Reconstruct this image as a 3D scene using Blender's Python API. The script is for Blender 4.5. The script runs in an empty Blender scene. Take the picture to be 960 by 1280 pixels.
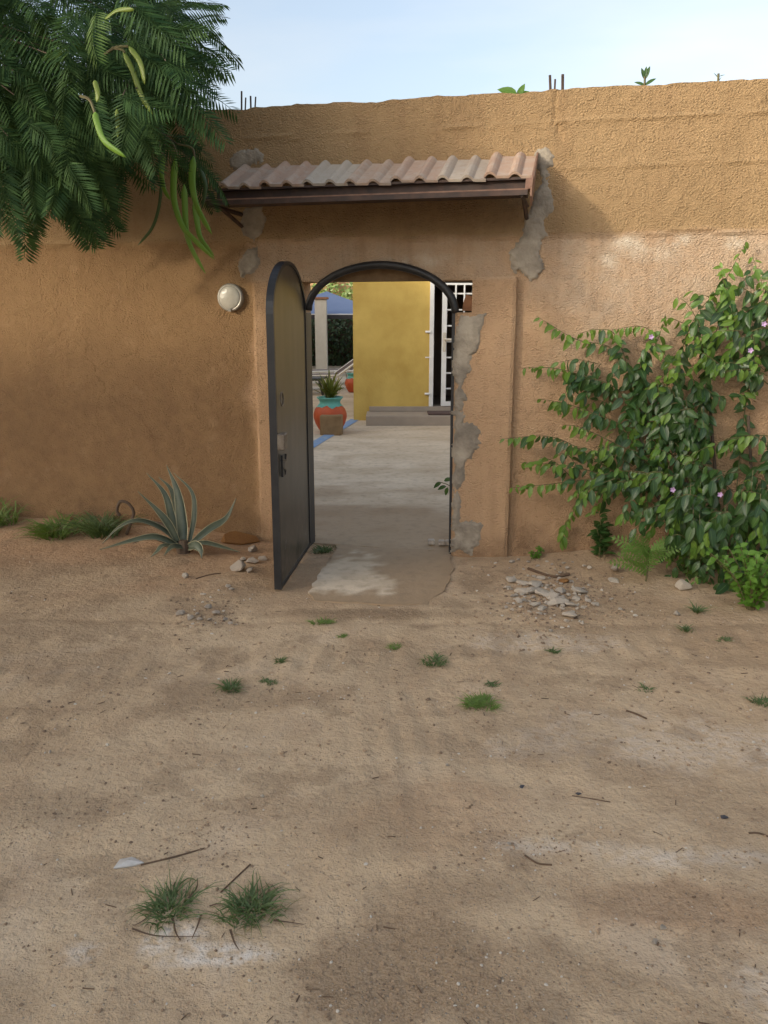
import bpy, bmesh, math, random
import numpy as np
from math import sin, cos, tan, atan2, radians, pi, sqrt
from mathutils import Vector, Matrix
random.seed(7)
rng = np.random.default_rng(7)
R = random.uniform
SC = bpy.context.scene
COL = SC.collection

# ------------------------------------------------------------------ camera
PITCH, FPX, EYE = radians(13.1), 1030.0, 1.6
cam = bpy.data.cameras.new('camera')
cam.sensor_fit = 'VERTICAL'; cam.sensor_height = 36.0; cam.lens = FPX / 1280 * 36
cam.clip_start = 0.05; cam.clip_end = 1500
camo = bpy.data.objects.new('camera', cam); COL.objects.link(camo)
camo.location = (0, 0, EYE); camo.rotation_euler = (pi / 2 - PITCH, 0, 0)
SC.camera = camo

# ------------------------------------------------------------------ light
WA = radians(13.3)                                   # the street wall is turned by this much
U = Vector((cos(WA), -sin(WA), 0)); N = Vector((-sin(WA), -cos(WA), 0))
W0 = Vector((-0.0115, 5.7086, 0))
ldir = (U * 0.96 - N * 1.0 + Vector((0, 0, -0.385))).normalized()   # the way sunlight travels
SUN_EL = math.asin(-ldir.z); SUN_AZ = atan2(-ldir.x, -ldir.y)
sl = bpy.data.lights.new('sun', 'SUN'); sl.energy = 0.82; sl.angle = radians(2.5); sl.color = (1.0, 0.90, 0.72)
so = bpy.data.objects.new('sun', sl); COL.objects.link(so)
so.rotation_euler = ldir.to_track_quat('-Z', 'Y').to_euler()
world = bpy.data.worlds.new('World'); SC.world = world; world.use_nodes = True
wn, wl = world.node_tree.nodes, world.node_tree.links
bg = wn['Background']
sky = wn.new('ShaderNodeTexSky'); sky.sky_type = 'NISHITA'; sky.sun_disc = False
sky.sun_elevation = SUN_EL; sky.sun_rotation = SUN_AZ % (2 * pi)
sky.air_density = 1.0; sky.dust_density = 4.5; sky.ozone_density = 1.0; sky.altitude = 20
hs = wn.new('ShaderNodeHueSaturation'); hs.inputs['Saturation'].default_value = 0.62
wl.new(sky.outputs[0], hs.inputs['Color'])
tc = wn.new('ShaderNodeTexCoord'); mpw = wn.new('ShaderNodeMapping'); mpw.inputs['Scale'].default_value = (1.2, 1.2, 5.0); wl.new(tc.outputs['Generated'], mpw.inputs[0])
nzw = wn.new('ShaderNodeTexNoise'); nzw.inputs['Scale'].default_value = 2.2; nzw.inputs['Detail'].default_value = 6; wl.new(mpw.outputs[0], nzw.inputs['Vector'])
mrw = wn.new('ShaderNodeMapRange'); mrw.inputs[1].default_value = 0.35; mrw.inputs[2].default_value = 0.7; mrw.inputs[3].default_value = 0.72; mrw.inputs[4].default_value = 0.38; wl.new(nzw.outputs['Fac'], mrw.inputs[0])
wl.new(mrw.outputs[0], hs.inputs['Saturation'])      # thin veil of high cloud: paler where it is thicker
wl.new(hs.outputs[0], bg.inputs[0]); bg.inputs[1].default_value = 0.15
SC.view_settings.view_transform = 'Standard'; SC.view_settings.look = 'None'
SC.view_settings.exposure = 1.27; SC.view_settings.gamma = 1.0; SC.view_settings.use_curve_mapping = False
SC.cycles.max_bounces = 8; SC.cycles.transparent_max_bounces = 8

# ------------------------------------------------------------------ pixel -> place helpers (positions measured on the photograph)
def ray(px, py):
    x, y = (px - 480) / FPX, (640 - py) / FPX
    return Vector((x, cos(PITCH) + y * sin(PITCH), -sin(PITCH) + y * cos(PITCH)))
CAMP = Vector((0, 0, EYE))
def gnd(px, py, z=0.0):
    d = ray(px, py); return CAMP + d * ((z - EYE) / d.z)
def W(px, py, off=0.0):
    d = ray(px, py); return CAMP + d * (((W0 + N * off) - CAMP).dot(N) / d.dot(N))
def atY(px, py, Y):
    d = ray(px, py); return CAMP + d * (Y / d.y)
def ws(s, z, off=0.0):
    return W0 + U * s + N * off + Vector((0, 0, z))

# ------------------------------------------------------------------ numpy noise
def _hash(ix, iy, seed):
    h = (ix * 374761393 + iy * 668265263 + seed * 974634777) & 0xFFFFFFFF
    h = ((h ^ (h >> 13)) * 1274126177) & 0xFFFFFFFF
    return ((h ^ (h >> 16)) & 0xFFFF) / 65535.0
def vnoise(x, y, seed=0):
    x = np.asarray(x, float); y = np.asarray(y, float)
    ix = np.floor(x).astype(np.int64); iy = np.floor(y).astype(np.int64)
    fx = x - ix; fy = y - iy; fx = fx * fx * (3 - 2 * fx); fy = fy * fy * (3 - 2 * fy)
    a = _hash(ix, iy, seed); b = _hash(ix + 1, iy, seed); c = _hash(ix, iy + 1, seed); d = _hash(ix + 1, iy + 1, seed)
    return (a * (1 - fx) + b * fx) * (1 - fy) + (c * (1 - fx) + d * fx) * fy
def fbm(x, y, octv=4, seed=0):
    t = 0; a = 0.5
    for k in range(octv):
        t = t + a * vnoise(x * 2 ** k, y * 2 ** k, seed + k * 17); a *= 0.5
    return t / (1 - 0.5 ** octv)
def sstep(a, b, x):
    t = np.clip((x - a) / (b - a), 0, 1); return t * t * (3 - 2 * t)

# ------------------------------------------------------------------ materials
def srgb(r, g, b):
    f = lambda c: (c / 255 / 12.92) if c <= 10 else ((c / 255 + 0.055) / 1.055) ** 2.4
    return (f(r), f(g), f(b), 1)
def newmat(name):
    m = bpy.data.materials.new(name); m.use_nodes = True
    nt = m.node_tree; return m, nt, nt.nodes['Principled BSDF']
class NB:
    """tiny node builder"""
    def __init__(s, nt): s.nt = nt
    def n(s, t, **kw):
        o = s.nt.nodes.new(t)
        for k, v in kw.items(): setattr(o, k, v)
        return o
    def l(s, a, b): s.nt.links.new(a, b)
    def pos(s):
        return s.n('ShaderNodeNewGeometry').outputs['Position']
    def obj(s):
        return s.n('ShaderNodeTexCoord').outputs['Object']
    def noise(s, vec, scale, detail=4, rough=0.55, dist=0.0):
        o = s.n('ShaderNodeTexNoise'); o.inputs['Scale'].default_value = scale; o.inputs['Detail'].default_value = detail
        o.inputs['Roughness'].default_value = rough; o.inputs['Distortion'].default_value = dist
        if vec is not None: s.l(vec, o.inputs['Vector'])
        return o.outputs['Fac']
    def vor(s, vec, scale, feature='F1', out='Distance'):
        o = s.n('ShaderNodeTexVoronoi', feature=feature); o.inputs['Scale'].default_value = scale
        s.l(vec, o.inputs['Vector']); return o.outputs[out]
    def rng(s, v, a, b, c=0.0, d=1.0):
        o = s.n('ShaderNodeMapRange'); o.inputs[1].default_value = a; o.inputs[2].default_value = b
        o.inputs[3].default_value = c; o.inputs[4].default_value = d; s.l(v, o.inputs[0]); return o.outputs[0]
    def mix(s, f, a, b, mode='MIX'):
        o = s.n('ShaderNodeMix', data_type='RGBA', blend_type=mode)
        for sock, v in ((o.inputs['Factor'], f), (o.inputs[6], a), (o.inputs[7], b)):
            if hasattr(v, 'is_output'): s.l(v, sock)
            else: sock.default_value = v
        return o.outputs[2]
    def math(s, op, a, b=None):
        o = s.n('ShaderNodeMath', operation=op)
        for sock, v in zip(o.inputs, (a, b)):
            if v is None: continue
            if hasattr(v, 'is_output'): s.l(v, sock)
            else: sock.default_value = v
        return o.outputs[0]
    def bump(s, h, dist, strength=1.0, normal=None):
        o = s.n('ShaderNodeBump'); o.inputs['Distance'].default_value = dist; o.inputs['Strength'].default_value = strength
        s.l(h, o.inputs['Height'])
        if normal is not None: s.l(normal, o.inputs['Normal'])
        return o.outputs[0]
    def sep(s, v):
        o = s.n('ShaderNodeSeparateXYZ'); s.l(v, o.inputs[0]); return o.outputs
    def attr(s, name):
        return s.n('ShaderNodeAttribute', attribute_name=name)
def simple(name, c1, c2=None, scale=8, rough=0.6, bs=40, bd=0.002, metal=0.0, detail=5, spec=0.5, rough2=None):
    m, nt, p = newmat(name); b = NB(nt); v = b.obj()
    f = b.rng(b.noise(v, scale, detail), 0.32, 0.68)
    b.l(b.mix(f, c1, c2 or c1), p.inputs['Base Color'])
    p.inputs['Roughness'].default_value = rough; p.inputs['Metallic'].default_value = metal
    p.inputs['Specular IOR Level'].default_value = spec
    if rough2 is not None: b.l(b.rng(f, 0, 1, rough, rough2), p.inputs['Roughness'])
    if bd: b.l(b.bump(b.noise(v, bs, 4), bd), p.inputs['Normal'])
    return m

def plaster_mat():
    m, nt, p = newmat('ochre_roughcast'); b = NB(nt); v = b.pos(); z = b.sep(v)[2]
    n1 = b.noise(v, 1.3, 4); n2 = b.noise(v, 6.0, 5); n3 = b.noise(v, 60, 3)
    upper = b.mix(b.rng(n1, 0.3, 0.7), (0.345, 0.232, 0.122, 1), (0.40, 0.272, 0.145, 1))
    lower = b.mix(b.rng(n1, 0.3, 0.7), (0.47, 0.305, 0.18, 1), (0.53, 0.35, 0.21, 1))
    zz = b.math('ADD', z, b.math('MULTIPLY', b.math('SUBTRACT', n2, 0.5), 0.10))
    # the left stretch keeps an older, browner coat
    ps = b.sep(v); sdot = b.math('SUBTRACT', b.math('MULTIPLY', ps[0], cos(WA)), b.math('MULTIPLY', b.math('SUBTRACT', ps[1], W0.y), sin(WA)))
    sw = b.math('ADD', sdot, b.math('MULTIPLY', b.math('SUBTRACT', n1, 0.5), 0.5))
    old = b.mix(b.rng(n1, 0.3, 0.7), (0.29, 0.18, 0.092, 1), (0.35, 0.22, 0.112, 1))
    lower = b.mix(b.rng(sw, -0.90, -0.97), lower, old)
    col = b.mix(b.rng(zz, 2.10, 2.15), lower, upper)
    # band of paler render over the gate
    a = b.attr('stain_shade')
    sx = b.n('ShaderNodeSeparateColor'); b.l(a.outputs['Color'], sx.inputs[0])
    pale, lime, damp_shade = sx.outputs[0], sx.outputs[1], sx.outputs[2]
    nn = b.rng(b.noise(v, 9, 6, 0.65), 0.35, 0.65)
    col = b.mix(b.math('MULTIPLY', pale, b.rng(nn, 0, 1, 0.45, 1.0)), col, (0.50, 0.38, 0.27, 1))
    col = b.mix(b.math('MULTIPLY', lime, nn), col, (0.72, 0.64, 0.52, 1))
    col = b.mix(b.math('MULTIPLY', damp_shade, b.rng(nn, 0, 1, 0.35, 0.9)), col, (0.17, 0.105, 0.062, 1))
    # vertical weather streaks and freckles
    mp = b.n('ShaderNodeMapping'); mp.inputs['Scale'].default_value = (7, 7, 0.5); b.l(v, mp.inputs[0])
    col = b.mix(b.rng(b.noise(mp.outputs[0], 1.0, 6, 0.65), 0.48, 0.75, 0, 0.5), col, (0.25, 0.15, 0.08, 1))
    col = b.mix(b.rng(n3, 0.55, 0.8, 0, 0.3), col, (0.24, 0.135, 0.06, 1))
    col = b.mix(b.rng(n2, 0.6, 0.85, 0, 0.4), col, (0.5, 0.34, 0.2, 1))
    # hairline cracks, only here and there
    dv_ = b.n('ShaderNodeVectorMath', operation='ADD'); nz_ = b.n('ShaderNodeTexNoise'); nz_.inputs['Scale'].default_value = 5.0; nz_.inputs['Detail'].default_value = 5; b.l(v, nz_.inputs['Vector'])
    sc_ = b.n('ShaderNodeVectorMath', operation='SCALE'); sc_.inputs['Scale'].default_value = 0.35; b.l(nz_.outputs['Color'], sc_.inputs[0]); b.l(v, dv_.inputs[0]); b.l(sc_.outputs[0], dv_.inputs[1])
    ck = b.rng(b.vor(dv_.outputs[0], 0.85, 'DISTANCE_TO_EDGE'), 0.0, 0.0045, 1, 0)
    ck = b.math('MULTIPLY', ck, b.rng(b.noise(v, 0.9, 2), 0.50, 0.60))
    col = b.mix(b.math('MULTIPLY', ck, 0.42), col, (0.10, 0.06, 0.03, 1))
    b.l(col, p.inputs['Base Color']); p.inputs['Roughness'].default_value = 0.95; p.inputs['Specular IOR Level'].default_value = 0.15
    mp2 = b.n('ShaderNodeMapping'); mp2.inputs['Scale'].default_value = (1, 1, 1.35); b.l(v, mp2.inputs[0])
    vo = b.n('ShaderNodeTexVoronoi', feature='SMOOTH_F1'); vo.inputs['Scale'].default_value = 74; vo.inputs['Smoothness'].default_value = 0.35; b.l(mp2.outputs[0], vo.inputs['Vector'])
    h = b.math('ADD', b.math('MULTIPLY', b.rng(vo.outputs['Distance'], 0.0, 0.75, 1, 0), b.rng(b.noise(v, 22, 3), 0.35, 0.6, 0.25, 1)), b.math('MULTIPLY', b.noise(v, 120, 4, 0.7), 0.9))
    h = b.math('ADD', h, b.math('MULTIPLY', b.noise(v, 9, 5), 0.8))
    b.l(b.bump(h, 0.010, 0.9), p.inputs['Normal'])
    return m
def ground_mat():
    m, nt, p = newmat('sandy_dirt'); b = NB(nt); v = b.pos()
    n1 = b.noise(v, 0.8, 5); n2 = b.noise(v, 4.0, 6, 0.6); n3 = b.noise(v, 26, 5, 0.6); n4 = b.noise(v, 160, 3)
    c = b.mix(b.rng(n1, 0.35, 0.65), (0.57, 0.435, 0.285, 1), (0.50, 0.36, 0.22, 1))
    c = b.mix(b.rng(n2, 0.45, 0.72, 0, 0.75), c, (0.35, 0.24, 0.145, 1))
    c = b.mix(b.rng(b.noise(v, 1.7, 5, 0.6, 0.8), 0.56, 0.72, 0, 0.5), c, (0.62, 0.49, 0.36, 1))
    a = b.attr('soil'); sx = b.n('ShaderNodeSeparateColor'); b.l(a.outputs['Color'], sx.inputs[0])
    nn = b.rng(n3, 0.3, 0.7)
    c = b.mix(b.math('MULTIPLY', sx.outputs[0], b.rng(nn, 0, 1, 0.6, 1)), c, (0.42, 0.235, 0.12, 1))
    c = b.mix(b.math('MULTIPLY', sx.outputs[1], b.rng(n3, 0.36, 0.6)), c, (0.80, 0.73, 0.64, 1))
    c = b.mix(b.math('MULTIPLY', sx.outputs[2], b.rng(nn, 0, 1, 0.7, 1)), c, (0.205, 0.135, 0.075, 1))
    c = b.mix(b.rng(n3, 0.52, 0.8, 0, 0.45), c, (0.29, 0.20, 0.135, 1))
    vd = b.vor(v, 95); vr = b.n('ShaderNodeTexVoronoi'); vr.inputs['Scale'].default_value = 95; b.l(v, vr.inputs['Vector'])
    sc = b.n('ShaderNodeSeparateColor'); b.l(vr.outputs['Color'], sc.inputs[0])
    spk = b.math('MULTIPLY', b.rng(vd, 0.16, 0.30, 1, 0), b.rng(sc.outputs[0], 0.80, 0.82))
    grey = b.mix(sc.outputs[1], (0.12, 0.10, 0.085, 1), (0.55, 0.50, 0.43, 1))
    c = b.mix(b.math('MULTIPLY', spk, 0.8), c, grey)
    c = b.mix(b.rng(n4, 0.35, 0.7, 0, 0.35), c, (0.60, 0.47, 0.34, 1))
    b.l(c, p.inputs['Base Color']); p.inputs['Roughness'].default_value = 0.95; p.inputs['Specular IOR Level'].default_value = 0.2
    h = b.math('ADD', b.math('MULTIPLY', n3, 1.6), b.math('MULTIPLY', n4, 0.5)); h = b.math('ADD', h, b.math('MULTIPLY', spk, 0.5))
    h = b.math('ADD', h, b.math('MULTIPLY', b.noise(v, 55, 4), 0.8))
    b.l(b.bump(h, 0.009, 1.0), p.inputs['Normal'])
    return m
def concrete_mat(name, c1, c2, wet):
    m, nt, p = newmat(name); b = NB(nt); v = b.pos()
    mp = b.n('ShaderNodeMapping'); mp.inputs['Scale'].default_value = (0.8, 1.6, 1); b.l(v, mp.inputs[0])
    n1 = b.noise(mp.outputs[0], 1.1, 6, 0.6, 0.4); n2 = b.noise(v, 14, 5); 
    c = b.mix(b.rng(n1, 0.35, 0.65), c1, c2)
    a = b.attr('soil'); sx = b.n('ShaderNodeSeparateColor'); b.l(a.outputs['Color'], sx.inputs[0])
    c = b.mix(sx.outputs[0], c, wet)
    c = b.mix(b.rng(n2, 0.5, 0.75, 0, 0.45), c, (0.22, 0.165, 0.11, 1))
    b.l(c, p.inputs['Base Color']); p.inputs['Roughness'].default_value = 0.85; p.inputs['Specular IOR Level'].default_value = 0.3
    b.l(b.bump(b.math('ADD', b.noise(v, 45, 4), b.math('MULTIPLY', n2, 1.5)), 0.005, 0.8), p.inputs['Normal'])
    return m
def leaf_mat(name, c1, c2, vein, trans=0.28, rough=0.38, rib=True, spec=0.5):
    m, nt, p = newmat(name); b = NB(nt)
    oi = b.n('ShaderNodeObjectInfo').outputs['Random']; isl = b.n('ShaderNodeNewGeometry').outputs['Random Per Island']
    f = b.math('FRACT', b.math('ADD', oi, isl))
    c = b.mix(f, c1, c2)
    if rib:
        c = b.mix(b.rng(b.attr('rib').outputs['Fac'], 0.0, 0.10, 0.75, 0), c, vein)
    b.l(c, p.inputs['Base Color']); p.inputs['Roughness'].default_value = rough
    p.inputs['Specular IOR Level'].default_value = spec
    tr = b.n('ShaderNodeBsdfTranslucent'); b.l(b.mix(0.5, c, (0.25, 0.35, 0.03, 1)), tr.inputs['Color'])
    mx = b.n('ShaderNodeMixShader'); mx.inputs[0].default_value = trans
    b.l(p.outputs[0], mx.inputs[1]); b.l(tr.outputs[0], mx.inputs[2])
    b.l(mx.outputs[0], nt.nodes['Material Output'].inputs[0])
    return m

M = {}
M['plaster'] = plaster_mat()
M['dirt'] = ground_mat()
M['floor'] = concrete_mat('courtyard_concrete', (0.68, 0.57, 0.43, 1), (0.52, 0.415, 0.29, 1), (0.35, 0.25, 0.155, 1))
M['cement'] = simple('grey_cement', (0.20, 0.17, 0.135, 1), (0.41, 0.355, 0.28, 1), 8, 0.95, 38, 0.012, detail=6, spec=0.2)
M['rawlintel'] = simple('raw_brown_concrete', (0.16, 0.10, 0.055, 1), (0.24, 0.16, 0.09, 1), 12, 0.95, 40, 0.006, spec=0.2)
M['brick'] = simple('broken_clay_block', (0.36, 0.17, 0.08, 1), (0.25, 0.12, 0.06, 1), 18, 0.95, 50, 0.006)
M['iron'] = simple('black_painted_iron', (0.012, 0.013, 0.016, 1), (0.022, 0.022, 0.024, 1), 10, 0.42, 60, 0.0006, spec=0.5)
M['tube'] = simple('dull_black_tube', (0.010, 0.010, 0.011, 1), (0.03, 0.027, 0.025, 1), 14, 0.5, 40, 0.002)
M['rust'] = simple('rust_brown_metal', (0.040, 0.026, 0.021, 1), (0.085, 0.046, 0.032, 1), 14, 0.65, 60, 0.001)
M['rustlight'] = simple('faded_rust_metal', (0.26, 0.15, 0.10, 1), (0.17, 0.09, 0.06, 1), 18, 0.7, 60, 0.001)
M['steel'] = simple('worn_steel', (0.24, 0.215, 0.18, 1), (0.12, 0.09, 0.07, 1), 22, 0.5, 80, 0.001, metal=0.6)
M['rebar'] = simple('rusty_rebar', (0.10, 0.06, 0.04, 1), (0.05, 0.035, 0.03, 1), 40, 0.9, 90, 0.001)
def panel_mat():
    m, nt, p = newmat('glossy_dark_panel'); b = NB(nt); v = b.obj(); z = b.sep(v)[2]
    c = b.mix(b.rng(b.noise(v, 3, 5), 0.3, 0.7), (0.030, 0.025, 0.020, 1), (0.048, 0.038, 0.028, 1))
    mp = b.n('ShaderNodeMapping'); mp.inputs['Scale'].default_value = (60, 60, 9); b.l(v, mp.inputs[0])
    sc = b.rng(b.noise(mp.outputs[0], 1.0, 3, 0.7), 0.66, 0.70)
    low = b.rng(z, 0.15, 0.75, 1, 0)
    c = b.mix(b.math('MULTIPLY', sc, low), c, (0.42, 0.40, 0.37, 1))
    mp3 = b.n('ShaderNodeMapping'); mp3.inputs['Scale'].default_value = (9, 9, 0.7); b.l(v, mp3.inputs[0])
    c = b.mix(b.rng(b.noise(mp3.outputs[0], 1.0, 6, 0.65), 0.42, 0.72, 0, 0.55), c, (0.085, 0.066, 0.046, 1))
    c = b.mix(b.math('MULTIPLY', b.rng(z, 0.0, 0.4, 0.6, 0), b.rng(b.noise(v, 12, 5), 0.4, 0.7)), c, (0.24, 0.19, 0.14, 1))
    b.l(c, p.inputs['Base Color']); p.inputs['Roughness'].default_value = 0.36; p.inputs['Specular IOR Level'].default_value = 0.6
    b.l(b.bump(b.noise(v, 2.2, 2), 0.012, 0.6), p.inputs['Normal'])
    return m
M['panel'] = panel_mat()
def tile_mat():
    m, nt, p = newmat('terracotta_tile'); b = NB(nt); v = b.obj()
    r = b.n('ShaderNodeObjectInfo').outputs['Random']
    c = b.mix(b.rng(r, 0.0, 0.75), (0.44, 0.285, 0.205, 1), (0.41, 0.295, 0.215, 1))
    c = b.mix(b.rng(r, 0.78, 0.9), c, (0.44, 0.41, 0.34, 1))
    n = b.noise(v, 11, 6, 0.65)
    c = b.mix(b.rng(n, 0.45, 0.72, 0, 0.7), c, (0.46, 0.41, 0.34, 1))
    c = b.mix(b.rng(b.noise(v, 34, 4), 0.58, 0.8, 0, 0.5), c, (0.2, 0.14, 0.10, 1))
    b.l(c, p.inputs['Base Color']); p.inputs['Roughness'].default_value = 0.85
    b.l(b.bump(b.noise(v, 60, 4), 0.003), p.inputs['Normal']); return m
M['tile'] = tile_mat()
M['glass'] = simple('frosted_lamp_glass', (0.52, 0.49, 0.42, 1), (0.44, 0.41, 0.34, 1), 12, 0.28, 25, 0.004, spec=0.7)
M['lampring'] = simple('galvanised_ring', (0.45, 0.43, 0.38, 1), (0.36, 0.33, 0.28, 1), 20, 0.35, 50, 0.001, metal=0.5)
M['yellow'] = simple('yellow_render', (0.45, 0.305, 0.078, 1), (0.60, 0.43, 0.125, 1), 1.9, 0.9, 30, 0.004, detail=7, spec=0.2)
M['step'] = simple('beige_step_tile', (0.34, 0.285, 0.225, 1), (0.30, 0.25, 0.20, 1), 6, 0.75, 40, 0.001)
M['white'] = simple('white_gloss_paint', (0.78, 0.77, 0.74, 1), (0.70, 0.69, 0.66, 1), 8, 0.35, 60, 0.0005)
M['interior'] = simple('dim_room_plaster', (0.16, 0.12, 0.09, 1), (0.12, 0.09, 0.07, 1), 5, 0.9, 30, 0.001)
M['mat'] = simple('dark_doormat', (0.07, 0.045, 0.04, 1), (0.10, 0.06, 0.05, 1), 60, 0.95, 120, 0.003)
M['column'] = simple('cream_column', (0.60, 0.55, 0.46, 1), (0.54, 0.48, 0.39, 1), 5, 0.85, 40, 0.001)
M['terra'] = simple('terracotta_cap', (0.33, 0.15, 0.08, 1), (0.26, 0.12, 0.06, 1), 9, 0.85, 40, 0.002)
M['orange'] = simple('orange_painted_clay', (0.50, 0.088, 0.022, 1), (0.40, 0.066, 0.018, 1), 8, 0.6, 50, 0.002)
M['turq'] = simple('turquoise_paint', (0.09, 0.33, 0.28, 1), (0.14, 0.42, 0.36, 1), 10, 0.6, 50, 0.002)
M['wood'] = simple('weathered_wood_block', (0.27, 0.18, 0.09, 1), (0.20, 0.125, 0.06, 1), 10, 0.9, 30, 0.004)
M['soilpot'] = simple('potting_soil', (0.05, 0.035, 0.025, 1), (0.08, 0.055, 0.035, 1), 30, 1, 60, 0.01)
M['blue'] = simple('blue_canvas', (0.14, 0.19, 0.31, 1), (0.16, 0.21, 0.335, 1), 3, 0.8, 40, 0.002)
M['bluepaint'] = simple('worn_blue_floor_paint', (0.13, 0.27, 0.52, 1), (0.30, 0.36, 0.42, 1), 14, 0.8, 40, 0.001)
M['darkmetal'] = simple('dark_canopy_rim', (0.02, 0.018, 0.022, 1), (0.03, 0.026, 0.03, 1), 10, 0.6, 40, 0.001)
M['whitetrim'] = simple('white_piping', (0.75, 0.74, 0.74, 1), None, 10, 0.7, 40, 0)
M['resin'] = simple('pale_lounger_resin', (0.78, 0.75, 0.69, 1), (0.72, 0.68, 0.61, 1), 6, 0.5, 40, 0.001)
M['sling'] = simple('brown_sling_fabric', (0.10, 0.065, 0.05, 1), (0.13, 0.085, 0.06, 1), 30, 0.9, 90, 0.001)
M['blackresin'] = simple('black_lounger_resin', (0.018, 0.018, 0.024, 1), (0.028, 0.028, 0.034, 1), 6, 0.5, 40, 0.001)
M['stone'] = simple('pale_rubble', (0.66, 0.59, 0.50, 1), (0.50, 0.42, 0.33, 1), 22, 0.95, 60, 0.006, spec=0.2)
M['greystone'] = simple('grey_rubble', (0.40, 0.34, 0.285, 1), (0.54, 0.47, 0.39, 1), 25, 0.95, 70, 0.006, spec=0.2)
M['ochrestone'] = simple('ochre_clod', (0.40, 0.205, 0.075, 1), (0.30, 0.15, 0.06, 1), 18, 0.95, 50, 0.01, spec=0.2)
M['slate'] = simple('dark_slate', (0.045, 0.047, 0.058, 1), (0.065, 0.066, 0.076, 1), 25, 0.6, 60, 0.001)
M['twig'] = simple('dry_twig', (0.14, 0.085, 0.05, 1), (0.085, 0.055, 0.035, 1), 40, 0.9, 80, 0.001)
M['bark'] = simple('grey_brown_bark', (0.13, 0.095, 0.065, 1), (0.075, 0.055, 0.04, 1), 14, 0.95, 30, 0.012)
M['greenstem'] = simple('green_stem', (0.14, 0.14, 0.05, 1), (0.10, 0.075, 0.035, 1), 20, 0.7, 40, 0.001)
M['vleaf'] = leaf_mat('vine_leaf', (0.020, 0.060, 0.016, 1), (0.055, 0.125, 0.028, 1), (0.17, 0.27, 0.09, 1), 0.22, 0.36)
M['vyoung'] = leaf_mat('young_vine_leaf', (0.09, 0.19, 0.028, 1), (0.16, 0.28, 0.04, 1), (0.24, 0.34, 0.12, 1), 0.32, 0.4)
M['bright'] = leaf_mat('bright_weed_leaf', (0.085, 0.20, 0.022, 1), (0.13, 0.27, 0.035, 1), (0.2, 0.34, 0.08, 1), 0.35, 0.5)
M['frond'] = leaf_mat('feathery_leaf', (0.013, 0.040, 0.015, 1), (0.055, 0.108, 0.034, 1), (0, 0, 0, 1), 0.13, 0.6, rib=False, spec=0.12)
M['frondyel'] = leaf_mat('yellow_feathery_leaf', (0.07, 0.14, 0.03, 1), (0.10, 0.18, 0.035, 1), (0, 0, 0, 1), 0.3, 0.5, rib=False, spec=0.3)  # yellower green for some upper left fronds
M['pod'] = leaf_mat('green_pod', (0.12, 0.24, 0.022, 1), (0.17, 0.31, 0.035, 1), (0, 0, 0, 1), 0.12, 0.45, rib=False)
M['podyel'] = leaf_mat('yellow_green_pod', (0.14, 0.20, 0.022, 1), (0.17, 0.23, 0.03, 1), (0, 0, 0, 1), 0.15, 0.45, rib=False)
M['poddark'] = leaf_mat('dark_pod', (0.035, 0.07, 0.018, 1), (0.05, 0.09, 0.02, 1), (0, 0, 0, 1), 0.1, 0.45, rib=False)
M['agave'] = simple('agave_green', (0.065, 0.09, 0.062, 1), (0.115, 0.135, 0.092, 1), 10, 0.45, 50, 0.001)
M['agavemargin'] = simple('agave_cream_margin', (0.36, 0.34, 0.21, 1), (0.28, 0.26, 0.15, 1), 20, 0.55, 40, 0)
M['agavedry'] = simple('agave_dry_leaf', (0.14, 0.095, 0.06, 1), (0.09, 0.062, 0.045, 1), 14, 0.8, 40, 0.003)
M['grass'] = leaf_mat('grass_blade', (0.055, 0.10, 0.03, 1), (0.10, 0.155, 0.05, 1), (0, 0, 0, 1), 0.25, 0.5, rib=False)
M['grassyel'] = leaf_mat('fresh_grass_blade', (0.10, 0.18, 0.03, 1), (0.15, 0.24, 0.045, 1), (0, 0, 0, 1), 0.3, 0.5, rib=False)
M['drygrass'] = leaf_mat('dry_grass_blade', (0.26, 0.20, 0.10, 1), (0.16, 0.115, 0.06, 1), (0, 0, 0, 1), 0.15, 0.7, rib=False)
M['croton'] = leaf_mat('olive_pot_leaf', (0.09, 0.11, 0.018, 1), (0.20, 0.20, 0.03, 1), (0, 0, 0, 1), 0.25, 0.45, rib=False)
M['hedge'] = leaf_mat('hedge_leaf', (0.022, 0.048, 0.018, 1), (0.045, 0.085, 0.03, 1), (0, 0, 0, 1), 0.15, 0.45, rib=False)
M['petal'] = simple('mauve_petal', (0.46, 0.30, 0.52, 1), (0.54, 0.38, 0.58, 1), 20, 0.6, 40, 0)
M['plastic'] = simple('pale_plastic_scrap', (0.55, 0.53, 0.50, 1), (0.42, 0.40, 0.37, 1), 30, 0.4, 40, 0.002)
M['gravel'] = None
def gravel_mat():
    m, nt, p = newmat('mixed_gravel'); b = NB(nt)
    r = b.n('ShaderNodeNewGeometry').outputs['Random Per Island']
    c = b.mix(b.rng(r, 0, 0.6), (0.17, 0.12, 0.085, 1), (0.36, 0.26, 0.17, 1))
    c = b.mix(b.rng(r, 0.91, 0.93), c, (0.52, 0.47, 0.40, 1))
    b.l(c, p.inputs['Base Color']); p.inputs['Roughness'].default_value = 0.95; p.inputs['Specular IOR Level'].default_value = 0.2
    return m
M['gravel'] = gravel_mat()
M['ochrehouse'] = simple('far_ochre_render', (0.40, 0.25, 0.13, 1), (0.46, 0.29, 0.16, 1), 2, 0.95, 20, 0.004)

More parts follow.
